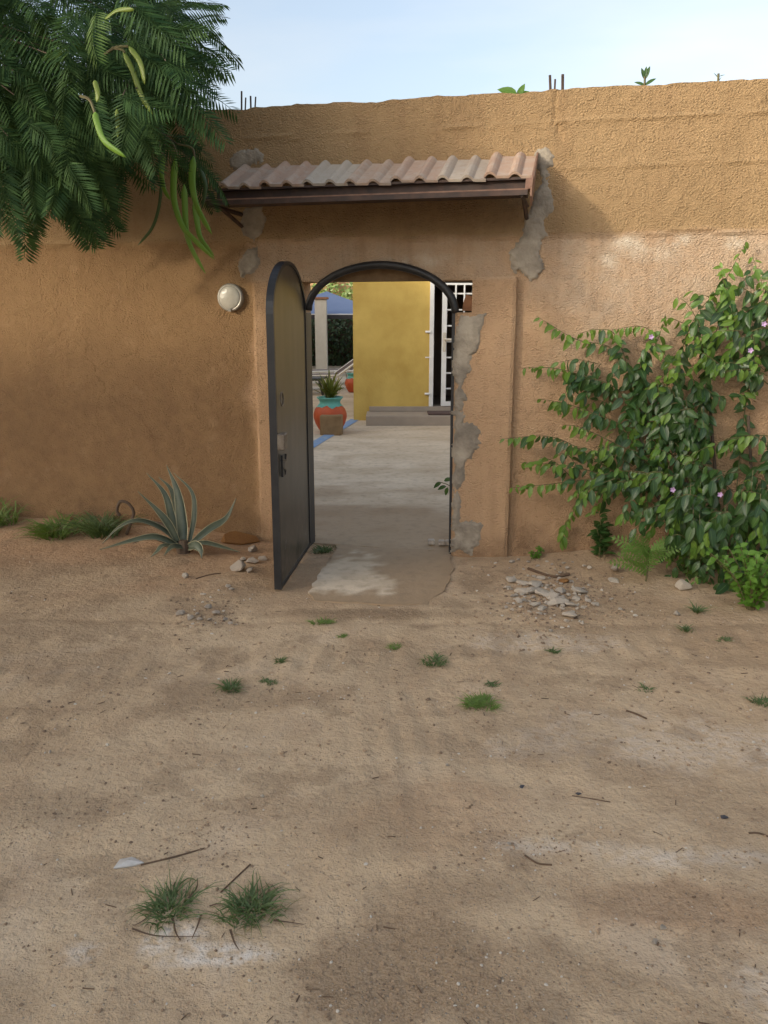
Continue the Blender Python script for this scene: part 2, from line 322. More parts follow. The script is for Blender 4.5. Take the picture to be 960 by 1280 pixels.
# ------------------------------------------------------------------ building helpers
BASE = {}
def link(o): COL.objects.link(o); return o
def root_base(o):
    return BASE.get(o.name, Vector((0, 0, 0)))
def tag(o, label=None, cat=None, group=None, kind=None):
    if label: o['label'] = label
    if cat: o['category'] = cat
    if group: o['group'] = group
    if kind: o['kind'] = kind
    return o
def thing(name, loc, label, cat, group=None):
    o = link(bpy.data.objects.new(name, None)); o.location = loc; o.empty_display_size = 0.1
    BASE[o.name] = Vector(loc); return tag(o, label, cat, group)
def mesh_from(name, verts, faces, mat, smooth=False):
    me = bpy.data.meshes.new(name); me.from_pydata([tuple(v) for v in verts], [], faces)
    if mat: me.materials.append(mat)
    if smooth: me.polygons.foreach_set('use_smooth', [True] * len(me.polygons))
    me.update(); return me
class MB:
    def __init__(s): s.v = []; s.f = []
    def add(s, verts, faces):
        k = len(s.v); s.v += [Vector(p) for p in verts]; s.f += [tuple(i + k for i in f) for f in faces]; return s
    def box(s, c, size, mat3=None):
        c = Vector(c); hx, hy, hz = (x / 2 for x in size)
        pts = [Vector((a * hx, b * hy, d * hz)) for d in (-1, 1) for b in (-1, 1) for a in (-1, 1)]
        if mat3 is not None: pts = [mat3 @ p for p in pts]
        return s.add([c + p for p in pts], [(0, 2, 3, 1), (4, 5, 7, 6), (0, 1, 5, 4), (2, 6, 7, 3), (0, 4, 6, 2), (1, 3, 7, 5)])
    def prism(s, poly, a, b):
        """poly: list of world points; extruded by vector from +a to +b"""
        n = len(poly); a = Vector(a); b = Vector(b)
        return s.add([Vector(p) + a for p in poly] + [Vector(p) + b for p in poly],
                     [tuple(range(n))[::-1], tuple(range(n, 2 * n))] + [(i, (i + 1) % n, n + (i + 1) % n, n + i) for i in range(n)])
    def tube(s, pts, r, n=6, cap=True):
        pts = [Vector(p) for p in pts]; rr = r if isinstance(r, (list, tuple)) else [r] * len(pts)
        k0 = len(s.v); up = Vector((0.31, 0.2, 0.93)).normalized()
        for i, p in enumerate(pts):
            t = (pts[min(i + 1, len(pts) - 1)] - pts[max(i - 1, 0)]); t = t.normalized() if t.length > 1e-9 else Vector((0, 0, 1))
            a = t.cross(up); a = a if a.length > 1e-4 else t.cross(Vector((1, 0, 0))); a.normalize(); b = t.cross(a)
            for k in range(n):
                q = 2 * pi * k / n; s.v.append(p + a * cos(q) * rr[i] + b * sin(q) * rr[i])
        for i in range(len(pts) - 1):
            for k in range(n):
                s.f.append((k0 + i * n + k, k0 + i * n + (k + 1) % n, k0 + (i + 1) * n + (k + 1) % n, k0 + (i + 1) * n + k))
        if cap:
            s.f.append(tuple(k0 + k for k in range(n))[::-1]); s.f.append(tuple(k0 + (len(pts) - 1) * n + k for k in range(n)))
        return s
    def lathe(s, c, prof, n=20, axis=None):
        c = Vector(c); k0 = len(s.v)
        ax = Vector(axis).normalized() if axis is not None else Vector((0, 0, 1))
        a = ax.orthogonal().normalized(); b = ax.cross(a)
        for r, z in prof:
            for k in range(n):
                q = 2 * pi * k / n; s.v.append(c + ax * z + a * cos(q) * r + b * sin(q) * r)
        for i in range(len(prof) - 1):
            for k in range(n):
                s.f.append((k0 + i * n + k, k0 + i * n + (k + 1) % n, k0 + (i + 1) * n + (k + 1) % n, k0 + (i + 1) * n + k))
        s.f.append(tuple(k0 + k for k in range(n))[::-1]); s.f.append(tuple(k0 + (len(prof) - 1) * n + k for k in range(n)))
        return s
    def build(s, name, mat, parent=None, smooth=False, bevel=0, base=None):
        b = base if base is not None else (root_base(parent) if parent else Vector((0, 0, 0)))
        me = mesh_from(name, [p - b for p in s.v], s.f, mat, smooth)
        bm = bmesh.new(); bm.from_mesh(me); bmesh.ops.recalc_face_normals(bm, faces=bm.faces)
        if bevel: bmesh.ops.bevel(bm, geom=bm.edges[:], offset=bevel, segments=1, affect='EDGES', clamp_overlap=True)
        bm.to_mesh(me); bm.free()
        o = link(bpy.data.objects.new(name, me))
        if parent:
            o.parent = parent; BASE[o.name] = b
        else:
            o.location = b; BASE[o.name] = b
        return o
def smoothpath(pts, n=12):
    pts = [Vector(p) for p in pts]
    if len(pts) < 3: return [pts[0].lerp(pts[-1], i / n) for i in range(n + 1)]
    P = [pts[0] * 2 - pts[1]] + pts + [pts[-1] * 2 - pts[-2]]; out = []
    segs = len(pts) - 1; per = max(2, round(n / segs))
    for i in range(segs):
        a, b, c, d = P[i:i + 4]
        for k in range(per):
            t = k / per
            out.append(0.5 * ((2 * b) + (c - a) * t + (2 * a - 5 * b + 4 * c - d) * t * t + (3 * b - a - 3 * c + d) * t ** 3))
    return out + [pts[-1]]
def ribbon(mb, path, width, nrm, fold=0.0):
    """blade of given width function along path, folded along the middle; 3 verts per row"""
    k0 = len(mb.v); n = len(path)
    for i, p in enumerate(path):
        t = (path[min(i + 1, n - 1)] - path[max(i - 1, 0)]).normalized()
        side = t.cross(nrm); side = side.normalized() if side.length > 1e-5 else Vector((1, 0, 0)); up = side.cross(t)
        w = width(i / (n - 1))
        mb.v += [p - side * w + up * fold * w, p, p + side * w + up * fold * w]
    for i in range(n - 1):
        a = k0 + i * 3; mb.f += [(a, a + 1, a + 4, a + 3), (a + 1, a + 2, a + 5, a + 4)]
    return mb
def copyobj(o, parent, loc, rot=None, scale=None, name=None):
    c = o.copy(); link(c)
    if name: c.name = name
    c.parent = parent; c.location = loc
    if rot is not None: c.rotation_euler = rot
    if scale is not None: c.scale = scale
    return c
def frame_rot(d, nh):
    """rotation whose local +Y runs along d and +Z near nh"""
    y = d.normalized(); x = y.cross(nh)
    if x.length < 1e-4: x = y.orthogonal()
    x.normalize(); z = x.cross(y); return Matrix((x, y, z)).transposed()
def setcol(me, name, rgb):
    a = me.attributes.new(name, 'FLOAT_COLOR', 'POINT')
    buf = np.ones((len(me.vertices), 4), np.float32); buf[:, :rgb.shape[1]] = rgb
    a.data.foreach_set('color', buf.ravel())

# ================================================================== GROUND
def gz_np(x, y):
    s = (x - W0.x) * U.x + (y - W0.y) * U.y; off = (x - W0.x) * N.x + (y - W0.y) * N.y
    near = np.exp(-np.clip(off, 0, 9) / 0.30)
    bank = near * (0.055 * sstep(-0.9, -1.6, s) + 0.07 * sstep(0.9, 1.5, s) + 0.02)
    z = bank + 0.030 * (fbm(x * 0.9, y * 0.9, 3, 3) - 0.5) + 0.020 * (fbm(x * 4, y * 4, 3, 5) - 0.5) + 0.010 * (fbm(x * 16, y * 16, 2, 9) - 0.5)
    z = z + 0.0055 * np.sin((x * 0.985 + y * 0.1) * 62 + 3 * fbm(x * 2, y * 2, 2, 21)) * np.exp(-((x - 0.12) / 0.28) ** 2 - ((y - 2.95) / 0.45) ** 2)
    # tread of a wheel track crossing the middle
    z = z - 0.012 * np.exp(-((y - 3.75 - 0.12 * x) / 0.16) ** 2) * (0.6 + 0.4 * np.sin(x * 45)) 
    z = z - 0.014 * np.exp(-((y - 4.25 + 0.02 * x) / 0.05) ** 2)
    gate = sstep(0.75, 0.45, np.abs(s)) * sstep(1.35, 0.9, off)
    z = z * (1 - gate) + gate * (-0.007 + 0.034 * (fbm(x * 7, y * 7, 4, 8) - 0.5))
    z = np.where(off < -0.05, -0.05, z)
    return z
def gz(x, y): return float(gz_np(np.array([x]), np.array([y]))[0])
def G(px, py, dz=0.0):
    p = gnd(px, py); 
    for _ in range(3): p = gnd(px, py, gz(p.x, p.y))
    return p + Vector((0, 0, dz))
def make_ground():
    st = 0.025
    xs = np.concatenate([[-300, -120, -50, -20, -10, -7], np.arange(-5, 5, st), [5, 7, 10, 20, 50, 120, 300]])
    ys = np.concatenate([[-300, -120, -50, -20, -8, -3, -1, 0], np.arange(0.8, 7.2, st), [7.2, 9, 12, 20, 40, 70, 150, 400]])
    X, Y = np.meshgrid(xs, ys); Z = gz_np(X, Y); nx, ny = len(xs), len(ys)
    V = np.stack([X.ravel(), Y.ravel(), Z.ravel()], 1)
    i = np.arange(nx * ny).reshape(ny, nx)
    F = np.stack([i[:-1, :-1].ravel(), i[:-1, 1:].ravel(), i[1:, 1:].ravel(), i[1:, :-1].ravel()], 1)
    me = bpy.data.meshes.new('ground'); me.from_pydata(V.tolist(), [], F.tolist()); me.materials.append(M['dirt'])
    me.polygons.foreach_set('use_smooth', [True] * len(me.polygons))
    x, y = V[:, 0], V[:, 1]; n = fbm(x * 2.2, y * 2.2, 4, 40); n2 = fbm(x * 7, y * 7, 4, 55)
    s = (x - W0.x) * U.x + (y - W0.y) * U.y; off = (x - W0.x) * N.x + (y - W0.y) * N.y
    red = sstep(1.7, 0.3, off + (n - 0.5) * 1.4) * (0.25 + 0.65 * sstep(0.2, -0.9, s)) 
    def spot(px, py, rx, ry, wob=0.5):
        c = gnd(px, py); q = np.sqrt(((x - c.x) / rx) ** 2 + ((y - c.y) / ry) ** 2); return sstep(1.15, 0.45, q + (n2 - 0.5) * wob * 2)
    red = np.maximum(red, 0.55 * spot(840, 1135, 0.42, 0.14)); red = np.maximum(red, 0.35 * spot(560, 1010, 0.3, 0.3))
    lime = np.maximum.reduce([spot(290, 1195, 0.17, 0.045, .8), spot(195, 1180, 0.05, 0.04), spot(225, 1165, 0.08, 0.03), 0.6 * spot(100, 1190, 0.05, 0.05),
        0.6 * spot(860, 1075, 0.35, 0.07), 0.5 * spot(940, 1240, 0.08, 0.10), 0.45 * spot(690, 1060, 0.22, 0.05), 0.4 * spot(900, 930, 0.9, 0.25, 0.9),
        0.35 * spot(690, 800, 0.5, 0.15, 0.8)])
    damp_shade = np.maximum.reduce([0.35 * sstep(0.52, 0.62, fbm(x * 1.6 + 3, y * 2.4, 6, 63)), 0.5 * sstep(0.62, 0.70, fbm(x * 5 + 3, y * 6, 5, 67)), 0.8 * spot(560, 1225, 0.40, 0.20, 0.9), 0.7 * spot(380, 1210, 0.12, 0.05, 0.9), 0.6 * spot(790, 1130, 0.5, 0.10, 0.9), 0.5 * spot(300, 870, 0.5, 0.2, 0.9), 0.5 * spot(430, 1180, 0.10, 0.06), 0.45 * spot(100, 1010, 0.22, 0.10, 0.9), 0.5 * spot(600, 1120, 0.30, 0.10),
        1.0 * spot(470, 768, 0.66, 0.10, 0.5), 0.65 * spot(590, 730, 0.16, 0.30, 0.6), 0.4 * spot(20, 1245, 0.12, 0.07), 0.45 * spot(960, 1130, 0.2, 0.08),
        0.5 * spot(365, 735, 0.18, 0.2), 0.3 * spot(700, 1110, 0.12, 0.05)])
    shade = 0.55 * sstep(0.35, 0.05, off + (n - 0.5) * 0.3) * (off > -0.1)  # shade along the right wall foot, painted into the soil colour
    damp_shade = np.maximum(damp_shade, shade * sstep(0.5, 1.2, s))
    me.update(); setcol(me, 'soil', np.stack([red, lime, damp_shade], 1))
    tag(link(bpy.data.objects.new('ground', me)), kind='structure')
make_ground()

# threshold slab and courtyard floor -------------------------------------------------
def slab_sheet(name, poly, z, thick, wetfn, step=0.06):
    """flat slab with an irregular outline, finely meshed for its stains"""
    bm = bmesh.new(); vs = [bm.verts.new((p[0], p[1], z)) for p in poly]; f = bm.faces.new(vs)
    xs = [p[0] for p in poly]; ys = [p[1] for p in poly]
    x = min(xs) + step
    while x < max(xs):
        bmesh.ops.bisect_plane(bm, geom=bm.verts[:] + bm.edges[:] + bm.faces[:], plane_co=(x, 0, 0), plane_no=(1, 0, 0)); x += step
    y = min(ys) + step
    while y < max(ys):
        bmesh.ops.bisect_plane(bm, geom=bm.verts[:] + bm.edges[:] + bm.faces[:], plane_co=(0, y, 0), plane_no=(0, 1, 0)); y += step
    bmesh.ops.recalc_face_normals(bm, faces=bm.faces)
    be = [e for e in bm.edges if e.is_boundary]; r = bmesh.ops.extrude_edge_only(bm, edges=be)
    for v in r['geom']:
        if isinstance(v, bmesh.types.BMVert): v.co.z -= thick
    me = bpy.data.meshes.new(name); bm.to_mesh(me); bm.free(); me.materials.append(M['floor'])
    co = np.empty(len(me.vertices) * 3); me.vertices.foreach_get('co', co); co = co.reshape(-1, 3)
    zz = 0.008 * (fbm(co[:, 0] * 3, co[:, 1] * 3, 3, 77) - 0.5); co[:, 2] += np.where(co[:, 2] > z - thick / 2, zz, 0); me.vertices.foreach_set('co', co.ravel())
    w = wetfn(co[:, 0], co[:, 1]); setcol(me, 'soil', np.stack([w, w, w], 1)); me.update()
    return tag(link(bpy.data.objects.new(name, me)), kind='structure')
def rough_poly(pts, amp=0.02, step=0.07):
    out = []
    for a, b in zip(pts, pts[1:] + pts[:1]):
        a = Vector(a); b = Vector(b); n = max(1, int((b - a).length / step)); d = (b - a).normalized(); q = Vector((-d.y, d.x, 0))
        for k in range(n):
            o = R(-amp, amp) if k else 0
            out.append(a.lerp(b, k / n) + q * o)
    return out
edge = [gnd(393, 752), gnd(385, 741), gnd(402, 712), gnd(417, 693)]
right = [gnd(565, 690), gnd(566, 715), gnd(556, 738), gnd(535, 757), gnd(480, 757)]
front = [Vector((p.x, p.y, 0)) for p in edge]
tp = [Vector((p.x, p.y, 0)) for p in right]
wallL = ws(-0.56, 0, 0.03); wallR = ws(0.60, 0, 0.0)
thr = rough_poly(front[:1] + front[1:4] + [Vector((ws(-0.36, 0, -0.02)))] + [ws(0.49, 0, -0.02)] + tp[0:], 0.018)
def wet_thr(x, y):
    s = (x - W0.x) * U.x + (y - W0.y) * U.y; off = (x - W0.x) * N.x + (y - W0.y) * N.y
    n = fbm(x * 5, y * 5, 4, 91); n3 = fbm(x * 13, y * 13, 3, 92); d = off - 0.30 - 0.75 * sstep(-0.12, 0.40, s) + (n - 0.5) * 0.9 + (n3 - 0.5) * 0.25
    return np.clip(0.95 * sstep(0.06, -0.06, d) + 0.2 * (n3 > .6) + sstep(0.95, 1.08, off + (n3 - .5) * .3 + 0.12 * s) + sstep(0.46, 0.54, np.abs(s - .02) + (n3 - .5) * .2) * (off > .1), 0, 1)
slab_sheet('threshold_slab', thr, 0.006, 0.06, wet_thr, 0.05)
def wet_yard(x, y):
    n = fbm(x * 1.1, y * 2.2, 4, 93); n2 = fbm(x * 4, y * 5, 4, 95)
    d = (y - 5.7) + 0.35 * x + (n - 0.5) * 2.2 + (n2 - 0.5) * 0.8
    return np.clip(0.85 * sstep(2.1, 1.2, d) + 0.35 * sstep(0.55, 0.75, n2), 0, 1)
i0, i1 = ws(-0.9, 0, -0.021), ws(1.2, 0, -0.021)
l0, l1 = ws(-9.0, 0, -0.21), ws(9.0, 0, -0.21)
J = 11.0
slab_sheet('courtyard_floor', [ws(-0.57, 0, -0.024), ws(0.61, 0, -0.024), ws(0.61, 0, -0.23), Vector((3.5, 5.10, 0)), Vector((3.5, J, 0)), Vector((-3.5, J, 0)), Vector((-3.5, 6.74, 0)), ws(-0.57, 0, -0.23)], 0.006, 0.1, wet_yard, 0.11)
slab_sheet('courtyard_floor', [Vector((-3.5, J + 0.012, 0)), Vector((3.5, J + 0.012, 0)), Vector((3.5, 14.0, 0)), Vector((-3.5, 14.0, 0))], 0.006, 0.1, lambda x, y: 0.25 * sstep(0.5, 0.8, fbm(x * 2, y * 2, 4, 97)), 0.25)
slab_sheet('courtyard_floor', [Vector((-12, 14.008, 0)), Vector((-0.45, 14.008, 0)), Vector((-0.45, 34, 0)), Vector((-12, 34, 0))], 0.004, 0.1, lambda x, y: 0.25 * sstep(0.5, 0.8, fbm(x * 2, y * 2, 4, 98)), 1.5)
mb = MB()
q0, q1 = gnd(383, 562), gnd(444, 525)
dv = (q1 - q0).normalized(); pv = Vector((-dv.y, dv.x, 0)) * 0.075
mb.prism([q0 - dv * 1.2 - pv, q1 - pv, q1 + pv, q0 - dv * 1.2 + pv], (0, 0, 0.011), (0, 0, 0.0145))
tag(mb.build('floor_marking', M['bluepaint']), kind='structure')

# ================================================================== STREET WALL
HL, HR, HN, ZL, ZN = -0.57, 0.50, 0.61, 1.855, 1.65
def arch_z(s):   # outer line of the iron arch
    t = (s + 0.005) / 0.53
    return 1.665 + 0.315 * sqrt(max(0, 1 - t * t)) if abs(t) < 1 else 0
def wall_grid():
    st = 0.022
    ss = np.unique(np.round(np.concatenate([np.arange(-9, -3.6, 0.12), np.arange(-3.6, 3.4, st), np.arange(3.4, 9, 0.12), [HL, HR, HN, 9]]), 4))
    zs = np.unique(np.round(np.concatenate([np.arange(-0.15, 2.97, st), [ZL, ZN]]), 4))
    keep = [0]
    for k in range(1, len(ss)):
        if ss[k] - ss[keep[-1]] > 0.006 or any(abs(ss[k] - q) < 1e-4 for q in (HL, HR, HN)): keep.append(k)
    ss = ss[keep]
    nS, nZ = len(ss), len(zs)
    S, Z = np.meshgrid(ss, zs)
    top = 2.965 + 0.004 * S * -1 + 0.022 * (fbm(S * 2.2, S * 0 + 3, 3, 11) - 0.5) + 0.018 * (fbm(S * 14, S * 0 + 7, 2, 12) - 0.5)
    Zt = np.where(Z > 2.6, 2.6 + (Z - 2.6) * (top - 2.6) / (zs[-1] - 2.6), Z)
    d = 0.012 * (fbm(S * 2.5, Z * 2.5, 3, 31) - 0.5) + 0.008 * (fbm(S * 11, Z * 11, 3, 33) - 0.5)
    wob = 0.02 * (fbm(S * 6, Z * 0 + 1, 3, 37) - 0.5) 
    # lips where one coat of render overlaps the next
    d += 0.010 * sstep(2.10, 2.125, Zt + wob * 1.5) + 0.012 * np.exp(-((Zt + wob * 1.5 - 2.128) / 0.012) ** 2) * fbm(S * 3, Z * 0, 3, 39) * 1.4
    d += 0.010 * np.exp(-((Zt + wob - 2.775) / 0.012) ** 2) * sstep(.3, .6, fbm(S * 4, S * 0 + 5, 3, 45)) + 0.009 * np.exp(-((Zt + wob - 2.52) / 0.012) ** 2) * (S > 1.1)
    # settlement crack under the right rebar
    d -= 0.012 * np.exp(-((S - 1.10 - 0.02 * np.sin(Zt * 17)) / 0.013) ** 2) * sstep(2.62, 2.70, Zt)
    d += 0.018 * np.exp(-np.clip(Zt - 0.02, 0, 9) / 0.06)
    inside = lambda s, z: (abs(s + 0.005) < 0.505 and z < arch_z(s) - 0.015 and z > ZL) or (z < ZL and HL < s < HN and (s < HR or z > ZN))
    V = []; idx = {}
    def vid(i, j, back):
        k = (i, j, back)
        if k not in idx:
            o = -0.20 if back else d[j, i]
            idx[k] = len(V); V.append(ws(S[j, i], Zt[j, i], o))
        return idx[k]
    F = []; edges = {}
    for j in range(nZ - 1):
        zc = (zs[j] + zs[j + 1]) / 2
        for i in range(nS - 1):
            if zc < 2.05 and inside((ss[i] + ss[i + 1]) / 2, zc): continue
            q = [(i, j), (i + 1, j), (i + 1, j + 1), (i, j + 1)]
            F.append(tuple(vid(a, b, 0) for a, b in q))
            for a, b in zip(q, q[1:] + q[:1]):
                if (b, a) in edges: del edges[(b, a)]
                else: edges[(a, b)] = 1
    for (a, b) in edges: F.append((vid(*b, 0), vid(*a, 0), vid(*a, 1), vid(*b, 1)))
    # back face, coarse strips
    for (s0, s1, z0, z1) in ((-9, HL, -0.15, 2.94), (HN, 9, -0.15, 2.94), (HL, HN, 2.0, 2.94), (HR, HN, -0.15, ZN)):
        k = len(V); V += [ws(s0, z0, -0.199), ws(s1, z0, -0.199), ws(s1, z1, -0.199), ws(s0, z1, -0.199)]; F.append((k + 3, k + 2, k + 1, k))
    return V, F
def stain_shade_for(me, base):
    co = np.empty(len(me.vertices) * 3); me.vertices.foreach_get('co', co); co = co.reshape(-1, 3) + np.array(base)
    x, y, z = co.T; s = (x - W0.x) * U.x + (y - W0.y) * U.y
    n = fbm(s * 5, z * 5, 4, 61)
    pale = 0.75 * sstep(1.0, 0.8, np.abs(s) + (n - 0.5) * 0.3) * sstep(1.84, 1.88, z) * sstep(2.14, 2.10, z + (n - 0.5) * 0.06)
    pale = np.maximum(pale, 0.95 * sstep(0.85, 1.3, s + (n - 0.5) * 0.5) * sstep(1.15, 1.7, z + (n - 0.5) * 0.6) * sstep(2.14, 2.10, z))
    sp = lambda a, b, ra, rb: sstep(1.2, 0.3, np.sqrt(((s - a) / ra) ** 2 + ((z - b) / rb) ** 2) + (n - 0.5) * 1.2)
    lime = np.maximum.reduce([sp(1.55, 2.06, 0.12, 0.06), sp(1.86, 2.07, 0.12, 0.05), sp(1.72, 2.00, 0.20, 0.05) * 0.5, sp(2.2, 2.05, 0.10, 0.08), sp(1.45, 1.97, 0.1, 0.06) * 0.6, 0.5 * sp(0.2, 1.98, 0.3, 0.06)])
    damp_shade = 0.7 * sstep(0.34, 0.05, z + (n - 0.5) * 0.35) + 0.35 * sstep(0.9, 0.2, z + (n - 0.5) * 0.5) * sstep(0.9, 0.93, s) + 0.35 * sstep(0.75, 0.3, z + (n - 0.5) * 0.5) * sstep(-1.0, -1.6, s)  # splash damp at the foot; shade under the vine painted in low right
    damp_shade = np.maximum(damp_shade, 0.62 * sstep(1.60, 1.05, z + (n - 0.5) * 0.5 - 0.10 * (s + 2)) * sstep(-0.92, -1.02, s))   # shade below the sunlit patch, painted into the left stretch
    damp_shade = np.maximum(damp_shade, 0.6 * sstep(2.14, 2.2, z) * sstep(2.65, 2.4, z) * sstep(0.98, 0.9, np.abs(s)))   # darker ochre under the canopy
    setcol(me, 'stain_shade', np.stack([pale, lime, np.clip(damp_shade, 0, 1)], 1))
wall = thing('street_wall', ws(0, 0, -0.1), 'ochre roughcast street wall with an open arched gateway and cement patches', 'wall')
V, F = wall_grid()
me = mesh_from('wall_face', [v - BASE[wall.name] for v in V], F, M['plaster']); stain_shade_for(me, BASE[wall.name])
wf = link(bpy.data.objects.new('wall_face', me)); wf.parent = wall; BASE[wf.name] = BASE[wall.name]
def relief_box(name, s0, s1, z0, z1, o0, o1, mat, parent, st=0.02, amp=0.008, seed=3, rnd=0.012, notch=None):
    """a raised panel of render on the wall; notch = (s, z): everything left of s and above z is broken away"""
    ss = list(np.linspace(s0, s1, max(3, int((s1 - s0) / st)))); zs = list(np.linspace(z0, z1, max(3, int((z1 - z0) / st))))
    if notch: ss = sorted(ss + [notch[0]]); zs = sorted(zs + [notch[1]])
    gone = lambda i, j: notch and ss[i] < notch[0] - 1e-6 and zs[j] > notch[1] - 1e-6 
    V = []; F = []; idx = {}; ed = {}
    def vid(i, j):
        if (i, j) not in idx:
            s_, z_ = ss[i], zs[j]; e = min(i, len(ss) - 1 - i, len(zs) - 1 - j)
            if notch and ((abs(s_ - notch[0]) < 1e-6 and z_ >= notch[1] - 1e-6) or (abs(z_ - notch[1]) < 1e-6 and s_ <= notch[0] + 1e-6)): e = 0
            o = o1 + amp * (float(fbm(np.array([s_ * 9]), np.array([z_ * 9]), 3, seed)[0]) - 0.5) - (rnd if e == 0 else 0)
            ds = amp * (float(fbm(np.array([z_ * 7]), np.array([s_ + 9.0]), 3, seed + 1)[0]) - 0.5) if i in (0, len(ss) - 1) else 0
            idx[(i, j)] = len(V); V.append(ws(s_ + ds, z_, o))
        return idx[(i, j)]
    for j in range(len(zs) - 1):
        for i in range(len(ss) - 1):
            if gone(i, j): continue
            q = [vid(i, j), vid(i + 1, j), vid(i + 1, j + 1), vid(i, j + 1)]; F.append(tuple(q))
            for u_, w_ in zip(q, q[1:] + q[:1]):
                if (w_, u_) in ed: del ed[(w_, u_)]
                else: ed[(u_, w_)] = 1
    bk = {}
    def back(k):
        if k not in bk: bk[k] = len(V); V.append(V[k] + N * (o0 - o1))
        return bk[k]
    for (u_, w_) in list(ed): F.append((w_, u_, back(u_), back(w_)))
    me = mesh_from(name, [v - BASE[wall.name] for v in V], F, mat)
    if mat is M['plaster']: stain_shade_for(me, BASE[wall.name])
    o = link(bpy.data.objects.new(name, me)); o.parent = parent; BASE[o.name] = BASE[wall.name]; return o
relief_box('pier', HR + 0.004, 0.893, -0.1, 1.872, -0.03, 0.060, M['plaster'], wall, seed=5, notch=(HN, ZN))
relief_box('pier', -0.915, HL - 0.004, -0.1, 1.866, -0.03, 0.045, M['plaster'], wall, seed=8)
mb = MB(); mb.prism([ws(-0.75, ZL + 0.004), ws(0.75, ZL + 0.004), ws(0.75, 2.06), ws(-0.75, 2.06)], N * -0.19, N * -0.06); mb.build('lintel', M['rawlintel'], wall)
# broken block in the notch beside the arch
mb = MB(); mb.prism([ws(0.535, 1.66), ws(0.60, 1.66), ws(0.605, 1.75), ws(0.56, 1.765), ws(0.545, 1.72)], N * -0.14, N * -0.03); mb.build('broken_block', M['brick'], wall)
def patch(px_poly, off, thick=0.007, name='cement_patch', mat='cement'):
    P2 = [((p - W0).dot(U), p.z) for p in (W(x, y, off) for x, y in px_poly)]
    s0, s1 = min(p[0] for p in P2), max(p[0] for p in P2); z0, z1 = min(p[1] for p in P2), max(p[1] for p in P2); st = 0.008
    S, Z = np.meshgrid(np.arange(s0 - .03, s1 + .03, st), np.arange(z0 - .03, z1 + .03, st))
    D = np.full(S.shape, 9.0); ins = np.zeros(S.shape, bool)
    for (x0, y0), (x1, y1) in zip(P2, P2[1:] + P2[:1]):
        L2 = (x1 - x0) ** 2 + (y1 - y0) ** 2; t = np.clip(((S - x0) * (x1 - x0) + (Z - y0) * (y1 - y0)) / L2, 0, 1)
        D = np.minimum(D, np.hypot(S - x0 - t * (x1 - x0), Z - y0 - t * (y1 - y0)))
        if y0 != y1: ins ^= ((y0 > Z) != (y1 > Z)) & (S < (x1 - x0) * (Z - y0) / (y1 - y0) + x0)
    D = np.where(ins, D, -D) + 0.075 * (fbm(S * 11, Z * 11, 4, 70) - 0.5) + 0.030 * (fbm(S * 60, Z * 60, 3, 74) - 0.5)
    Hh = -0.006 + (thick + 0.008) * sstep(-0.004, 0.022, D) + 0.006 * (fbm(S * 8, Z * 8, 3, 71) - 0.5) + 0.003 * (fbm(S * 40, Z * 40, 2, 72) - 0.5)
    V = []; F = []; idx = {}
    def vid(j, i):
        if (j, i) not in idx: idx[(j, i)] = len(V); V.append(ws(S[j, i], Z[j, i], off + Hh[j, i]))
        return idx[(j, i)]
    ok = D > -0.006
    for j in range(S.shape[0] - 1):
        for i in range(S.shape[1] - 1):
            if ok[j, i] and ok[j + 1, i] and ok[j, i + 1] and ok[j + 1, i + 1]: F.append((vid(j, i), vid(j, i + 1), vid(j + 1, i + 1), vid(j + 1, i)))
    me = mesh_from(name, [v - BASE[wall.name] for v in V], F, M[mat], True)
    o = link(bpy.data.objects.new(name, me)); o.parent = wall; BASE[o.name] = BASE[wall.name]; return o
patch([(572, 390), (610, 390), (607, 405), (601, 420), (596, 436), (587, 445), (585, 470), (580, 495), (579, 530), (577, 560), (567, 560), (567, 460)], 0.0615)
patch([(571, 529), (592, 526), (600, 540), (599, 560), (592, 572), (582, 580), (579, 600), (566, 605), (567, 560)], 0.0615)
patch([(569, 588), (578, 590), (578, 620), (577, 642), (577, 665), (563, 668), (565, 620)], 0.0615)
patch([(566, 652), (590, 647), (601, 655), (603, 672), (598, 684), (590, 692), (562, 691), (564, 670)], 0.0615)
patch([(668, 183), (688, 181), (692, 196), (687, 212), (690, 240), (691, 262), (680, 275), (683, 292), (676, 312), (680, 335), (664, 352), (644, 338), (640, 318), (648, 298), (650, 275), (660, 258), (672, 225)], 0.012)
patch([(285, 212), (283, 196), (300, 188), (322, 186), (330, 192), (326, 202), (300, 214)], 0.012)
patch([(304, 256), (330, 254), (334, 275), (328, 296), (318, 302), (300, 298), (296, 276)], 0.010)
patch([(300, 314), (322, 308), (324, 330), (320, 346), (302, 344), (295, 330)], 0.004)
for (px, y0, y1, rr, ln) in ((302, 114, 150, 0.006, 0), (306, 122, 150, 0.005, 0.3), (314, 120, 150, 0.006, -0.2), (318, 121, 150, 0.005, 0.4), (689, 94, 140, 0.008, -0.4), (692, 99, 140, 0.006, 0.5), (703, 93, 140, 0.009, 0.1)):
    a = W(px, y1, -0.08); b = W(px + ln * 4, y0, -0.08); MB().tube([a, a.lerp(b, 0.6), b], rr, 6).build('rebar', M['rebar'], wall)

